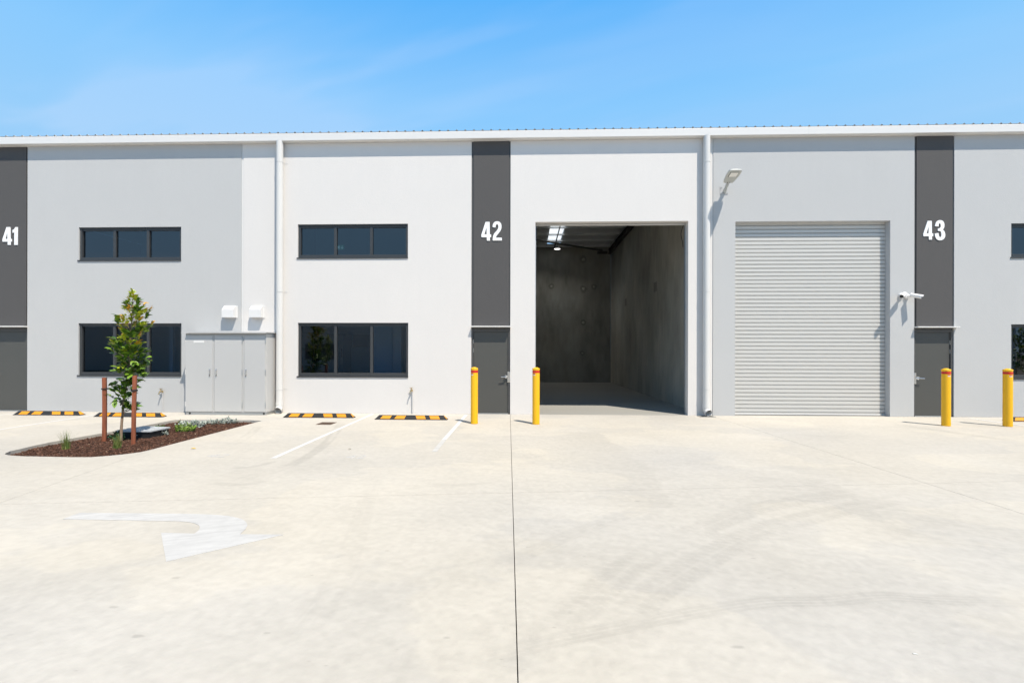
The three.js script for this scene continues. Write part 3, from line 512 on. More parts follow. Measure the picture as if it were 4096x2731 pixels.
{ // switch cabinet
  const z = 0.5, [x0] = P(738, 1500, z), x1 = P(1062, 1500, z)[0], yb = 0.075, yt = Y(900, 1333, z), g = thing('switch_cabinet', 'pale grey three-door electrical switch cabinet against the wall', 'cabinet', [0, 0, 0]);
  mesh('carcass', rbox(x0, x1, yb, yt, .03, z - .022, .006), M.cabinet, g);
  mesh('plinth', mergeGeometries([box(x0 + .01, x1 - .01, .0005, yb - .002, z - .05, z - .02), box(x1 - .04, x1 - .01, .0005, yb - .002, .04, z - .051), box(x0 + .01, x0 + .04, .0005, yb - .002, .04, z - .051)]), M.galv, g);
  for (const x of [x0 + .12, x1 - .06]) mesh('drain_hole', cyl(.026, .026, [x, .04, z - .022], [x, .04, z - .018], 16), M.black, g);
  const px = [[740, 849], [856, 966], [975, 1059]], hand = [838, 864, 983];
  px.forEach(([a, b], i) => {
    const xa = X(a, 1500, z), xb = X(b, 1500, z), d = group('door', g);
    mesh('leaf', rbox(xa, xb, yb + .012, yt - .055, z - .021, z, .005), M.cabinet, d);
    const hx = X(hand[i], 1500, z), hy = Y(850, 1490, z);
    mesh('handle', mergeGeometries([rbox(hx - .018, hx + .018, hy - .09, hy + .09, z + .0005, z + .012, .005), rbox(hx - .008, hx + .008, hy - .07, hy + .07, z + .012, z + .03, .004)]), M.chrome, d);
    mesh('handle_recess', rbox(hx - .012, hx + .012, hy - .085, hy - .045, z + .0125, z + .016, .002), M.black, d);
    const hg = i === 0 ? xa - .004 : xb + .006; for (const y of [yb + .14, (yb + yt) / 2 - .05, yt - .25]) mesh('hinge', cyl(.012, .012, [hg, y, z - .004], [hg, y + .13, z - .004], 10), i === 0 ? M.cabinet : M.galv, d);
  });
  for (const [a, b] of [[849, 856], [966, 975]]) mesh('mullion', box(X(a, 1500, z) + .006, X(b, 1500, z) - .012, yb, yt - .02, z - .021, z - .012), M.cabinet, g);
  mesh('label_plate', box(X(773, 1366, z), X(815, 1366, z), Y(794, 1371, z), Y(794, 1362, z), z + .0005, z + .003), M.stickerWhite, g);
  const lip = sideways([[.012, yt + .015], [.012, yt + .047], [z + .075, yt + .03], [z + .075, yt + .002], [z + .06, yt + .002], [z + .06, yt + .015]], X(732, 1320, z), X(1062, 1320, z) + .045);
  mesh('rain_roof', lip, M.cabinet, g);
  mesh('rain_roof_packer', box(x0 + .05, x1 - .05, yt, yt + .014, .06, z - .04), M.galv, g);
}

// ---------------------------------------------------------------- bollards and wheel stops
function makeBollard() {
  const g = thing('bollard', '', 'bollard', [0, 0, 0], 'yellow bollards'), r = .0825;
  mesh('post', new THREE.LatheGeometry([[0, 0], [r + .001, 0], [r + .001, .012], [r, .02], [r, 1.245], [0, 1.245]].map((p) => new THREE.Vector2(...p)), 40), M.yellow, g);
  mesh('cap', new THREE.LatheGeometry([[0, 1.2455], [r + .004, 1.2455], [r + .005, 1.252], [r + .004, 1.268], [.07, 1.276], [.05, 1.279], [.047, 1.288], [.03, 1.294], [0, 1.296]].map((p) => new THREE.Vector2(...p)), 40), M.yellow, g);
  mesh('reflective_band', new THREE.LatheGeometry([[r + .0004, 1.168], [r + .0012, 1.168], [r + .0012, 1.222], [r + .0004, 1.222]].map((p) => new THREE.Vector2(...p)), 40), M.red, g);
  const st = group('sticker', g); st.rotation.y = -0.65;
  const arc = (y0, y1, w, rr) => new THREE.CylinderGeometry(rr, rr, y1 - y0, 12, 1, true, -w / 2, w).translate(0, (y0 + y1) / 2, 0);
  mesh('sticker_paper', arc(1.112, 1.158, .75, r + .0009), M.stickerWhite, st);
  mesh('sticker_print', mergeGeometries([arc(1.130, 1.158, .75, r + .0016)]), std(lin(.55, .12, .06), .5), st);
  return g;
}
const bollard0 = makeBollard();
[[1897, 1694, 'yellow bollard with a red band, before the door beside the tap', -0.65], [2144, 1696, 'yellow bollard with a red band, beside the open roller doorway', -0.6], [3786, 1703, 'yellow bollard with a red band, before the door under the cameras', 0.35], [4033, 1705, 'yellow bollard in front of the end window, furthest along from unit 42', 0.3]].forEach(([px, py, label, turn], i) => {
  const b = i ? bollard0.clone() : bollard0; if (i) { b.name = numbered('bollard'); scene.add(b); }
  b.userData = { ...bollard0.userData, label }; const [x, z] = G(px, py); b.position.set(x, 0, z); b.children.find((c) => c.name === 'sticker').rotation.y = turn - 0.4 * x / 10;
});
function hexa(b, t) { // solid from four bottom and four top corners (counter-clockwise from above)
  const v = [...b, ...t], f = [[3, 2, 1, 0], [4, 5, 6, 7], [0, 1, 5, 4], [1, 2, 6, 5], [2, 3, 7, 6], [3, 0, 4, 7]], pos = [];
  for (const [a, c, d, e] of f) for (const k of [a, c, d, a, d, e]) pos.push(...v[k]);
  const g = new THREE.BufferGeometry(); g.setAttribute('position', new THREE.Float32BufferAttribute(pos, 3)); g.setAttribute('uv', new THREE.Float32BufferAttribute(new Float32Array(pos.length / 3 * 2), 2)); g.computeVertexNormals(); return g;
}
const quadOn = (a, b, c, d, n, t) => { const o = (p, k) => [p[0] + n[0] * k, p[1] + n[1] * k, p[2] + n[2] * k]; return hexa([a, b, c, d].map((p) => o(p, .0006)), [a, b, c, d].map((p) => o(p, t))); };
function makeStop() {
  const g = thing('wheel_stop', '', 'wheel stop', [0, 0, 0], 'black and yellow wheel stops'), L = 1.76 / 2, w = .08, h = .1, tw = .03, tl = L - .09;
  mesh('body', mergeGeometries([hexa([[-L, .012, w], [L, .012, w], [L, .012, -w], [-L, .012, -w]], [[-tl, h, tw], [tl, h, tw], [tl, h, -tw], [-tl, h, -tw]]), hexa([[-L - .006, 0, w + .006], [L + .006, 0, w + .006], [L + .006, 0, -w - .006], [-L - .006, 0, -w - .006]], [[-L - .004, .0118, w + .004], [L + .004, .0118, w + .004], [L + .004, .0118, -w - .004], [-L - .004, .0118, -w - .004]])]), M.rubber, g);
  const n = new THREE.Vector3(0, w - tw, h - .012).normalize(), F3 = (u, v) => { const x = mix(-L, L, u); return [x, mix(.012, h, v), mix(w, tw, v)]; };
  for (const [b0, b1, t0, t1] of [[.075, .21, .108, .232], [.27, .41, .302, .43], [.585, .71, .562, .69], [.775, .905, .752, .882]]) mesh('reflector_panel', quadOn(F3(b0, .1), F3(b1, .1), F3(t1, .93), F3(t0, .93), [0, n.y, n.z], .003), M.reflector, g);
  const n2 = new THREE.Vector3(h - .012, L - tl, 0).normalize(), E = (s, v) => [mix(L, tl, v), mix(.012, h, v), s * mix(w, tw, v)];
  mesh('reflector_panel', quadOn(E(.8, .12), E(-.8, .12), E(-.75, .92), E(.75, .92), [n2.x, n2.y, 0], .003), M.reflector, g);
  for (const x of [-.55, 0, .55]) mesh('fixing_cap', cyl(.016, .016, [x, h - .0005, 0], [x, h + .003, 0], 12), M.black, g);
  return g;
}
const stop0 = makeStop();
[[182, 1661, 'black and yellow wheel stop nearest the door of unit 41'], [508, 1668, 'black and yellow wheel stop behind the young tree'], [1271, 1671, 'black and yellow wheel stop beside the downpipe shoe under the window of unit 42'], [1642, 1679, 'black and yellow wheel stop below the garden tap of unit 42'], [4192, 1687, 'black and yellow wheel stop behind the bollard of unit 43']].forEach(([px, py, label], i) => {
  const b = i ? stop0.clone() : stop0; if (i) { b.name = numbered('wheel_stop'); scene.add(b); } b.userData = { ...stop0.userData, label };
  const [x, z] = G(px, py); b.position.set(x, 0, z - .083); b.rotation.y = [-.002, -.012, -.004, -.012, 0][i];
});
{ // drain grate let into the bay
  const [x, z] = G(1305, 1694), g = thing('drain_grate', 'small rusty drain grate set in the bay of unit 42', 'drain', [x, 0, z]), rust = std(lin(.13, .085, .06), .8);
  mesh('pit', box(-.15, .15, .0006, .0025, -.15, .15), M.black, g); mesh('rim', mergeGeometries([box(-.17, .17, .0006, .009, .151, .17), box(-.17, .17, .0006, .009, -.17, -.151), box(-.17, -.151, .0006, .009, -.15, .15), box(.151, .17, .0006, .009, -.15, .15)]), rust, g);
  for (let k = 0; k < 8; k++) mesh('bar', box(-.15, .15, .0026, .009, -.14 + k * .036, -.125 + k * .036), rust, g);
}

// ---------------------------------------------------------------- garden bed
const bedY = -0.068;
{
  const g = flat(bed, -0.11, bedY - .012, (x, z) => [x, z]);
  tag(mesh('garden_bed', g, M.soil, scene), 'earth of the garden bed beneath brown bark mulch', undefined, undefined, 'structure');
  const rnd = rng(12), inBed = (x, z) => { let c = false; for (let i = 0, j = bed.length - 1; i < bed.length; j = i++) { const [xi, zi] = bed[i], [xj, zj] = bed[j]; if ((zi > z) !== (zj > z) && x < (xj - xi) * (z - zi) / (zj - zi) + xi) c = !c; } return c; };
  const bx = bed.map((p) => p[0]), bz = bed.map((p) => p[1]), ax = Math.min(...bx), ex = Math.max(...bx), az = Math.min(...bz), ez = Math.max(...bz);
  const chip = new THREE.BoxGeometry(1, .16, .28), n = 26000, im = new THREE.InstancedMesh(chip, std(lin(1, 1, 1), 0.92), n), o = new THREE.Object3D(), c = new THREE.Color(); let k = 0;
  while (k < n) {
    const x = mix(ax, ex, rnd()), z = mix(az, ez, rnd()); if (!inBed(x, z)) continue;
    const s = 0.022 + 0.05 * rnd() * rnd(); o.position.set(x, bedY - .012 + .03 * rnd() + .035 * (fbm(x * 2.2, z * 2.2, 3) - .5), z); o.scale.set(s, s * (.5 + rnd()), s * (.5 + .8 * rnd())); o.rotation.set((rnd() - .5) * 1.1, rnd() * 6.28, (rnd() - .5) * .9); o.updateMatrix(); im.setMatrixAt(k, o.matrix);
    const t = rnd(), v = .45 + 1.0 * rnd(); if (t > .985) c.setRGB(.34, .25, .17); else c.setRGB(.098 * v, .043 * v, .025 * v); im.setColorAt(k, c); k++;
  }
  im.name = 'bark_mulch'; fin(im); tag(im, 'brown bark mulch covering the garden bed', 'mulch', undefined, 'stuff'); scene.add(im);
}
{ // pit lid standing a little proud of the mulch
  const y = 0.09, c = [[462, 1724], [599, 1724], [680, 1708], [572, 1703]].map(([a, b]) => G(a, b, y)), g = thing('pit_lid', 'grey chequered service pit lid on a black box in the mulch', 'pit', [0, 0, 0]);
  const m = mesh('lid', flat(c, y - .022, y), std(lin(.46, .48, .50), .5, { metalness: .1 }), g);
  const ctr = c.reduce((a, p) => [a[0] + p[0] / 4, a[1] + p[1] / 4], [0, 0]), ins = c.map(([x, z]) => [mix(x, ctr[0], .07), mix(z, ctr[1], .07)]);
  mesh('box', flat(ins, -.10, y - .0225), M.black, g);
  const L = (u, v) => [0, 1].map((k) => mix(mix(c[0][k], c[1][k], u), mix(c[3][k], c[2][k], u), v)), ribs = [];
  for (let i = 1; i < 12; i++) for (let j = 1; j < 9; j++) { const a = L(i / 12, j / 9), t = (i + j) % 2 ? .7 : -.7; const q = new THREE.BoxGeometry(.045, .004, .012).rotateY(t).translate(a[0], y + .0022, a[1]); ribs.push(q); }
  mesh('tread_pattern', mergeGeometries(ribs), m.material, g);
}
const timber = (() => { const t = texture(128, 512, (i, j, o) => { const n = fbm(i * .12, j * .012, 4), s = fbm(i * .5 + 9, j * .02, 3), v = .6 + .9 * (n - .5) + .5 * (s - .5); o[0] = .40 * v; o[1] = .12 * v; o[2] = .055 * v; }); return std(lin(1, 1, 1), .8, { map: t }); })();
function stake(b, t, turn, label) {
  const [x, z] = G(...b, bedY), [tx, ty] = P(t[0], t[1], z), g = new THREE.BoxGeometry(.06, ty - bedY + .06, .062, 1, 6, 1), p = g.attributes.position; for (let i = 0; i < p.count; i++) { const y = p.getY(i); p.setX(i, p.getX(i) + .004 * Math.sin(y * 3 + b[0])); }
  g.rotateY(turn).translate(0, (ty - bedY) / 2 - .03, 0); g.computeVertexNormals();
  const m = mesh('timber_stake', g, timber, scene); m.position.set(x, bedY, z); m.rotation.z = -Math.atan2(tx - x, ty); return tag(m, label, 'stake', 'tree stakes') && [x, z];
}
const sA = stake([416, 1768], [416, 1510], .5, 'red hardwood stake further from the pit lid'), sB = stake([533, 1779], [537, 1502], .55, 'red hardwood stake standing over the tree beside the pit lid');

// leaves, saplings and bedding plants
function leafGeo(L, w, bend = .25) { // folded, pointed blade along +x
  const n = 5, pos = [], idx = [];
  for (let i = 0; i <= n; i++) { const t = i / n, h = w * Math.pow(Math.sin(Math.PI * Math.min(1, t * .93 + .05)), .8), y = -bend * L * t * t; pos.push(L * t, y + h * .3, h, L * t, y, 0, L * t, y + h * .3, -h); }
  for (let i = 0; i < n; i++) { const a = i * 3, b = a + 3; idx.push(a, b, a + 1, b, b + 1, a + 1, a + 1, b + 1, a + 2, b + 1, b + 2, a + 2); }
  const g = new THREE.BufferGeometry(); g.setAttribute('position', new THREE.Float32BufferAttribute(pos, 3)); g.setAttribute('uv', new THREE.Float32BufferAttribute(new Float32Array(pos.length / 3 * 2), 2)); g.setIndex(idx); g.computeVertexNormals(); return g;
}
const leafMat = (r, g, b, rough = .42) => new THREE.MeshPhysicalMaterial({ color: lin(r, g, b), roughness: rough, side: THREE.DoubleSide, transmission: 0 });
const leafM = [leafMat(.048, .105, .018), leafMat(.09, .185, .02), leafMat(.17, .29, .025), leafMat(.38, .44, .025), leafMat(.54, .30, .03)];
const barkMat = std(lin(.28, .20, .135), .9);
// crown outline of the sapling as rows: height and half width read on the photograph: [px row, px centre, px half width, how yellow]
const rows = [[1180, 530, 12, .9], [1196, 535, 24, .75], [1212, 527, 36, .45], [1232, 530, 44, .3], [1250, 546, 60, .5], [1272, 530, 70, .45], [1293, 540, 78, .45], [1315, 541, 62, .4], [1337, 529, 58, .35], [1357, 521, 62, .45], [1378, 507, 74, .5], [1399, 516, 66, .25], [1420, 532, 60, .15], [1440, 532, 58, .1], [1461, 532, 60, .1], [1482, 532, 68, .1], [1502, 524, 62, .05], [1523, 516, 56, 0], [1544, 512, 50, 0], [1565, 500, 52, 0], [1590, 482, 56, 0], [1614, 495, 40, 0], [1630, 510, 34, 0]];
function sapling(name, label, base, trunkPx, zTree, detail, seed) {
  const rnd = rng(seed), g = thing(name, label, 'tree', base), rel = ([a, b]) => { const [x, y] = P(a, b, zTree); return new THREE.Vector3(x - treeX, y - bedY, 0); };
  const tp = trunkPx.map(rel), curve = new THREE.CatmullRomCurve3(tp), L = curve.getLength();
  const tube = new THREE.TubeGeometry(curve, 40, 1, 9), p = tube.attributes.position; // taper
  for (let i = 0; i < p.count; i++) { const t = Math.floor(i / 10) / 40, c = curve.getPointAt(Math.min(1, t)), r = mix(.024, .005, Math.pow(t, .8)) * (1 + .12 * vn(t * 30, i)); p.setXYZ(i, c.x + (p.getX(i) - c.x) * r, c.y + (p.getY(i) - c.y) * r, c.z + (p.getZ(i) - c.z) * r); } tube.computeVertexNormals();
  mesh('trunk', tube, barkMat, g);
  const crown = group('crown', g), twigs = [], loose = [[], [], [], [], []], all = [];
  const blades = [leafGeo(.105, .030, .2), leafGeo(.125, .036, .35), leafGeo(.085, .025, .1)];
  const trunkAt = (y) => { let best = tp[0]; for (let k = 0; k <= 40; k++) { const c = curve.getPointAt(k / 40); if (Math.abs(c.y - y) < Math.abs(best.y - y)) best = c; } return best; };
  const q = new THREE.Quaternion(), e = new THREE.Euler(), m4 = new THREE.Matrix4(), one = new THREE.Vector3();
  rows.forEach(([py, pcx, hw, yel], ri) => {
    const c = rel([pcx, py]), R = (rel([pcx + hw, py]).x - c.x) * .78, n = Math.round((detail ? 1.0 : .8) * (3 + hw / 7.5));
    for (let k = 0; k < n; k++) {
      const a = rnd() * Math.PI * 2, rr = Math.sqrt(rnd()), tip = new THREE.Vector3(c.x + Math.cos(a) * R * rr, c.y + (rnd() - .5) * .10, Math.sin(a) * R * rr * .95);
      const t0 = trunkAt(tip.y - R * .55), root = t0.clone().lerp(tip, .25 * rnd()), dir = tip.clone().sub(root);
      if (ri > 14 && rnd() < .12) continue;
      twigs.push(cyl(.0045, .0018, root.toArray(), tip.toArray(), 4, true));
      const len = .07 + .07 * rnd(), out = new THREE.Vector3(dir.x, .25 + .5 * rnd() - (ri > 12 ? .35 : 0), dir.z).normalize();
      const nl = 5 + Math.floor(rnd() * 4), fresh = rnd() < yel * 1.3, tipO = fresh && rnd() < .3;
      for (let l = 0; l < nl; l++) {
        const s = l / nl, pos = tip.clone().addScaledVector(out, len * (s - .35)), side = l % 2 ? 1 : -1, yaw = Math.atan2(-out.z, out.x) + side * (.55 + .5 * rnd()) * (l === nl - 1 ? .2 : 1);
        e.set((rnd() - .5) * 1.2, yaw, Math.asin(out.y) * .6 + (rnd() - .5) * .7, 'YZX'); q.setFromEuler(e); const sc = (fresh ? .68 : .92) * (.75 + .5 * rnd()) * (ri < 3 ? .75 : 1);
        m4.compose(pos, q, one.set(sc, sc, sc));
        const mi = tipO && s > .3 ? 4 : fresh ? 3 : rnd() < .38 ? 2 : rnd() < .68 ? 1 : 0;
        all.push({ m: m4.clone(), z: pos.z * .6 + rnd() * .05 + sc * .1, g: Math.floor(rnd() * 3), mi });
      }
    }
  });
  mesh('twigs', mergeGeometries(twigs), barkMat, crown);
  all.sort((a, b) => b.z - a.z);
  all.forEach((l, k) => {
    if (detail && k < 300) { const b = mesh('leaf', blades[l.g], leafM[l.mi], crown); l.m.decompose(b.position, b.quaternion, b.scale); }
    else loose[l.mi].push(blades[l.g].clone().applyMatrix4(l.m));
  });
  loose.forEach((a, i) => { if (a.length) { const b = mesh('leaves', mergeGeometries(a), leafM[i], crown); b.userData.kind = 'stuff'; } });
  return g;
}
const [treeX, treeZ] = G(482, 1767, bedY);
const trunkPx = [[482, 1767], [484, 1710], [489, 1650], [493, 1600], [501, 1555], [512, 1490], [520, 1420], [521, 1340], [526, 1260], [531, 1185]];
sapling('young_tree', 'young staked tree with glossy green leaves and yellow-orange tips', [treeX, bedY, treeZ], trunkPx, treeZ, true, 31);
{ // tie between the stakes and round the stem
  const yT = P(500, 1556, treeZ)[1], st = P(497, 1560, treeZ)[0], band = (pts) => new THREE.TubeGeometry(new THREE.CatmullRomCurve3(pts.map((p) => new THREE.Vector3(...p))), 40, .008, 6);
  const g = thing('tree_tie', 'black webbing tie holding the young tree between its stakes', 'tree tie');
  const loop = (x, z, r, y) => { const a = []; for (let k = 0; k <= 14; k++) a.push([x + r * Math.cos(k / 14 * 6.28), y + .006 * Math.sin(k), z + r * Math.sin(k / 14 * 6.28)]); return a; };
  mesh('strap', mergeGeometries([band(loop(sA[0] , sA[1], .045, yT + .01)), band([[sA[0] + .03, yT + .01, sA[1] + .03], [(sA[0] + st) / 2, yT - .006, (sA[1] + treeZ) / 2], [st, yT - .012, treeZ + .03], [st + .03, yT, treeZ]]), band([[st + .02, yT, treeZ - .03], [(sB[0] + st) / 2, yT, (sB[1] + treeZ) / 2], [sB[0] - .02, yT + .005, sB[1] + .035]])]), M.black, g);
  mesh('strap', mergeGeometries([band(loop(sB[0] + .012, sB[1], .045, yT + .005)), band(loop(sB[0] + .012, sB[1], .045, yT - .008))]), M.black, g);
}
function tuft(px, py, h, n, seed, label) {
  const [x, z] = G(px, py, bedY), rnd = rng(seed), g = thing('grass_tuft', label, 'grass', [x, bedY, z], 'grass tufts in the mulch'), parts = [[], []];
  for (let k = 0; k < n; k++) {
    const a = rnd() * 6.28, l = h * (.45 + .65 * rnd()), lean = .12 + .5 * rnd() * rnd() + (rnd() < .12 ? .6 : 0), w = .0035, bx = (rnd() - .5) * .09, bz = (rnd() - .5) * .09, pos = [], idx = [];
    for (let i = 0; i <= 5; i++) { const t = i / 5, r = lean * l * t * t, y = l * t * (1 - .35 * lean * t), ww = w * (1 - t * .92); const cx = bx + Math.cos(a) * r, cz = bz + Math.sin(a) * r; pos.push(cx - Math.sin(a) * ww, y, cz + Math.cos(a) * ww, cx + Math.sin(a) * ww, y, cz - Math.cos(a) * ww); }
    for (let i = 0; i < 5; i++) { const b = i * 2; idx.push(b, b + 1, b + 2, b + 1, b + 3, b + 2); }
    const q = new THREE.BufferGeometry(); q.setAttribute('position', new THREE.Float32BufferAttribute(pos, 3)); q.setIndex(idx); q.computeVertexNormals(); parts[rnd() < .7 ? 0 : 1].push(q);
  }
  mesh('blades', mergeGeometries(parts[0]), leafMat(.10, .16, .03, .6), g); mesh('blades', mergeGeometries(parts[1]), leafMat(.22, .22, .06, .6), g);
}
tuft(262, 1801, .37, 110, 3, 'wispy grass tuft alone near the rounded tip of the bed'); tuft(466, 1796, .30, 120, 4, 'bright green grass tuft at the foot of the young tree');
function cover(name, px, py, w, d, h, n, cols, L, seed, label, cat) {
  const [x, z] = G(px, py, bedY), rnd = rng(seed), g = thing(name, label, cat, [x, bedY, z]), parts = cols.map(() => []), blade = leafGeo(L, L * .26, .15), stems = [];
  const m4 = new THREE.Matrix4(), q = new THREE.Quaternion(), e = new THREE.Euler(), s3 = new THREE.Vector3();
  const shoots = Math.round(n / 9);
  for (let s = 0; s < shoots; s++) {
    const a = rnd() * 6.28, r = Math.sqrt(rnd()), root = new THREE.Vector3(Math.cos(a) * r * w * .8, 0, Math.sin(a) * r * d * .8), tip = new THREE.Vector3(root.x + (rnd() - .5) * w * .45 + Math.cos(a) * .2 * w, h * (.4 + .75 * rnd()) * (1.05 - .5 * r), root.z + (rnd() - .5) * d * .45);
    stems.push(cyl(.003, .0015, root.toArray(), tip.toArray(), 4, true)); const ci = rnd() < .75 ? 0 : Math.floor(rnd() * cols.length);
    for (let l = 0; l < 9; l++) { const p = root.clone().lerp(tip, .25 + .75 * l / 8); e.set(rnd() * 6.28, rnd() * 6.28, .3 + rnd() * .9, 'YZX'); q.setFromEuler(e); const k = .7 + .6 * rnd(); m4.compose(p, q, s3.set(k, k, k)); parts[ci].push(blade.clone().applyMatrix4(m4)); }
  }
  mesh('stems', mergeGeometries(stems), barkMat, g); parts.forEach((a, i) => { if (a.length) mesh('foliage', mergeGeometries(a), cols[i], g).userData.kind = 'stuff'; });
}
const silver = [leafMat(.42, .47, .42, .8), leafMat(.28, .34, .27, .8), leafMat(.5, .52, .48, .8)], lime = [leafMat(.20, .33, .04, .6), leafMat(.07, .16, .03, .6), leafMat(.32, .40, .08, .6)], green = [leafMat(.06, .14, .025, .5), leafMat(.13, .22, .03, .5)];
cover('silver_plant', 553, 1753, .11, .07, .15, 300, silver, .032, 5, 'small silver-leaved plant at the foot of the nearer stake', 'plant');
cover('silver_plant', 634, 1744, .18, .08, .14, 420, silver, .032, 6, 'silver-leaved plant creeping in front of the pit lid', 'plant');
cover('green_plant', 634, 1734, .16, .08, .2, 220, green, .04, 7, 'low green plant at the corner of the pit lid', 'plant');
cover('lime_plant', 742, 1728, .23, .11, .19, 560, lime, .034, 8, 'bright lime-green cushion plant in the mulch', 'plant');
cover('silver_plant', 765, 1710, .32, .16, .18, 900, silver, .036, 9, 'largest silver-leaved plant, behind the lime-green one', 'plant');
cover('silver_plant', 848, 1698, .20, .11, .13, 420, silver, .034, 10, 'silver-leaved plant between the two larger silver ones', 'plant');
cover('silver_plant', 913, 1695, .22, .11, .17, 520, silver, .034, 11, 'silver-leaved plant with an upright shoot at the narrow end of the bed', 'plant');
cover('green_plant', 722, 1698, .10, .07, .11, 120, [leafMat(.11, .13, .03, .5), leafMat(.2, .09, .03, .5)], .032, 13, 'small bronze-green plant against the largest silver one', 'plant');
cover('green_plant', 466, 1762, .14, .08, .16, 220, [leafMat(.03, .09, .04, .5), leafMat(.05, .11, .04, .5)], .045, 14, 'dark green plant behind the stem of the young tree', 'plant');
{ // litter
  const a = G(762, 1796); const l = mesh('fallen_leaf', leafGeo(.075, .022, .1).scale(1, 1.4, 1).rotateY(.4).translate(0, .012, 0), leafMat(.75, .5, .04, .7), scene); l.position.set(a[0], 0, a[1]); tag(l, 'fallen yellow leaf on the concrete beside the garden bed', 'leaf');
  const b = G(1394, 1799); const l2 = mesh('fallen_leaf', leafGeo(.05, .018, .3).rotateY(1.2).translate(0, .018, 0), leafMat(.26, .2, .06, .7), scene); l2.position.set(b[0], 0, b[1]); tag(l2, 'small dry leaf curled on the bay of unit 42', 'leaf');
  const c = G(3663, 2617); const s = mesh('litter_scrap', mergeGeometries([rbox(-.011, .008, .0005, .005, -.004, .004, .0015), box(.0085, .012, .0005, .004, -.003, .003)]), std(lin(.62, .63, .60), .6), scene); s.position.set(c[0], 0, c[1]); s.rotation.y = -.3; tag(s, 'tiny pale scrap lying on the open concrete', 'litter');
}

// ---------------------------------------------------------------- indoors: lamp, cupboard, exit sign
{
  const x = 1.53, z = -11.3, y = ROOF - .62, g = thing('high_bay_light', 'round high bay light hanging from the warehouse roof', 'lamp', [x, y, z]);
  mesh('housing', new THREE.LatheGeometry([[0, .11], [.05, .11], [.07, .05], [.17, .03], [.18, 0], [.165, -.005], [0, -.002]].map((p) => new THREE.Vector2(...p)), 28), M.black, g);
  mesh('diffuser', cyl(.15, .15, [0, -.012, 0], [0, -.004, 0], 28), new THREE.MeshStandardMaterial({ color: lin(.9, .9, .88), emissive: lin(1, .98, .94), emissiveIntensity: 2.2 }), g);
  mesh('hanger', cyl(.006, .006, [0, .11, 0], [0, .37, 0], 8), M.black, g);
  const l = new THREE.SpotLight(new THREE.Color(1, .98, .94), 9, 0, 1.25, .6, 2); l.position.set(0, -.03, 0); l.target.position.set(0, -3, 0); l.castShadow = true; l.shadow.radius = 7; g.add(l, l.target);
}
{
  const z = -3.2, x0 = X(1196, 1400, z), x1 = X(1372, 1400, z), y1 = Y(1300, 1334, z), g = thing('tall_cupboard', 'tall dark cupboard with black bar handles inside the ground floor window', 'cupboard', [0, 0, 0]);
  mesh('carcass', box(x0, x1, .001, y1, -4.0, z - .02), M.joinery, g); const n = 3, w = (x1 - x0) / n; mesh('niche_panel', box(x1 + .001, X(1490, 1400, -4.1), .001, y1, -4.15, -4.1), M.joinery, g);
  for (let k = 0; k < n; k++) { mesh('door', box(x0 + k * w + .003, x0 + (k + 1) * w - .003, .08, y1 - .01, z - .019, z), M.joinery, g); const hx = k === 1 ? x0 + k * w + .05 : x0 + (k + 1) * w - .05; mesh('handle', box(hx - .008, hx + .008, 1.45, 1.75, z + .001, z + .03), M.black, g); }
  const z2 = -3.6, a = X(1404, 1400, z2), b = X(1484, 1400, z2), f = thing('fridge', 'pale fridge seen through the ground floor window of unit 42', 'fridge', [0, 0, 0]);
  mesh('body', rbox(a, b, .02, Y(1440, 1387, z2), z2 - .5, z2 - .03, .01), M.plaster, f); mesh('door', rbox(a, b, .03, Y(1440, 1387, z2) - .005, z2 - .028, z2, .01), M.plaster, f); mesh('plinth', box(a + .01, b - .01, .001, .019, z2 - .5, z2 - .04), M.black, f);
  const z3 = -1.3, c = X(1488, 1400, z3), d = X(1605, 1400, z3); const s = mesh('room_divider', box(c, d, .001, 2.78, z3 - .09, z3), M.plaster, scene); tag(s, 'plain pale partition seen through the third pane of the window', 'partition');
}
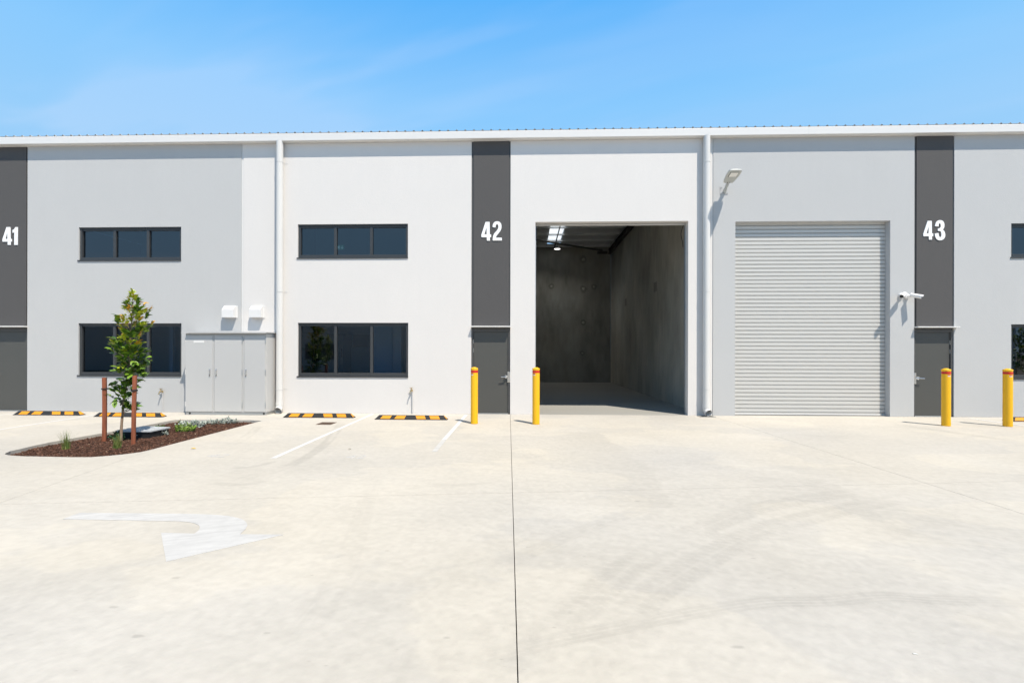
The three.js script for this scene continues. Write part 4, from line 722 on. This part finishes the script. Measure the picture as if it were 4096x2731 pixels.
{
  const cv = document.createElement('canvas'); cv.width = 256; cv.height = 160; const k = cv.getContext('2d');
  k.fillStyle = '#1d6b50'; k.fillRect(0, 0, 256, 160); k.fillStyle = '#e8f4ee';
  k.beginPath(); k.arc(78, 36, 12, 0, 7); k.fill(); k.strokeStyle = '#e8f4ee'; k.lineWidth = 13; k.lineCap = 'round';
  const l = (...p) => { k.beginPath(); k.moveTo(p[0], p[1]); for (let i = 2; i < p.length; i += 2) k.lineTo(p[i], p[i + 1]); k.stroke(); };
  l(72, 56, 60, 92); l(72, 58, 96, 70, 104, 84); l(70, 58, 44, 62, 34, 80); l(60, 92, 86, 106, 82, 136); l(60, 92, 44, 118, 20, 124);
  l(186, 30, 186, 122); l(150, 90, 186, 124, 222, 90);
  const t = new THREE.CanvasTexture(cv); t.colorSpace = THREE.SRGBColorSpace;
  const z = -2.4, [x, y] = P(1361, 989, z), g = thing('exit_sign', 'green running-man exit sign hanging inside the upper window', 'sign', [x, y, z]);
  mesh('case', rbox(-.125, .125, -.085, .085, -.03, -.002, .006), M.stickerWhite, g);
  mesh('face', new THREE.PlaneGeometry(.24, .15).translate(0, 0, .001), new THREE.MeshStandardMaterial({ map: t, emissive: lin(1, 1, 1), emissiveMap: t, emissiveIntensity: .35, roughness: .6 }), g);
  const top = ROOF - .5; mesh('rod', mergeGeometries([cyl(.005, .005, [-.08, .085, -.015], [-.08, top - y, -.015], 6), cyl(.005, .005, [.08, .085, -.015], [.08, top - y, -.015], 6)]), M.steel, g);
}

// ---------------------------------------------------------------- across the yard, behind the camera: what the glass mirrors
{
  const z = 27, g = thing('facing_building', 'grey warehouse across the yard, mirrored in the ground floor windows', 'building', [0, 0, z]);
  const doors = [-24, -11.5, 1, 13.5, 26].map((x) => [x, x + 4, 0, 4.9]);
  const pts = [[-40, 0], [-40, 7.2], [40, 7.2], [40, 0]]; for (const d of doors.slice().reverse()) pts.push([d[1], 0], [d[1], d[3]], [d[0], d[3]], [d[0], 0]);
  mesh('wall', prism(pts.reverse(), .18), M.grey, g);
  for (const d of doors) mesh('roller_door', box(d[0], d[1], 0, d[3], .16, .2), M.slat, g);
  for (let k = 0; k < 5; k++) { const x = -19 + k * 12.5; mesh('window', box(x, x + 2.8, 1.0, 2.3, -.01, .19), M.charcoalFlat, g); mesh('window', box(x, x + 2.8, 3.8, 4.7, -.01, .19), M.charcoalFlat, g); }
  mesh('roof', box(-40, 40, 7.2, 7.4, -.16, 14), M.metalWhite, g); mesh('back', box(-40, 40, 0, 7.19, 13.6, 13.8), M.grey, g);
}
sapling('young_tree', 'young tree across the yard, mirrored in the ground floor window of unit 42', [X(1293, 1400, -20), 0, 20], trunkPx, treeZ, false, 57);
sapling('young_tree', 'young tree across the yard, mirrored in the end window of unit 43', [X(4078, 1400, -13), 0, 13], trunkPx, treeZ, false, 91).scale.setScalar(1.25);

renderer.render(scene, camera);
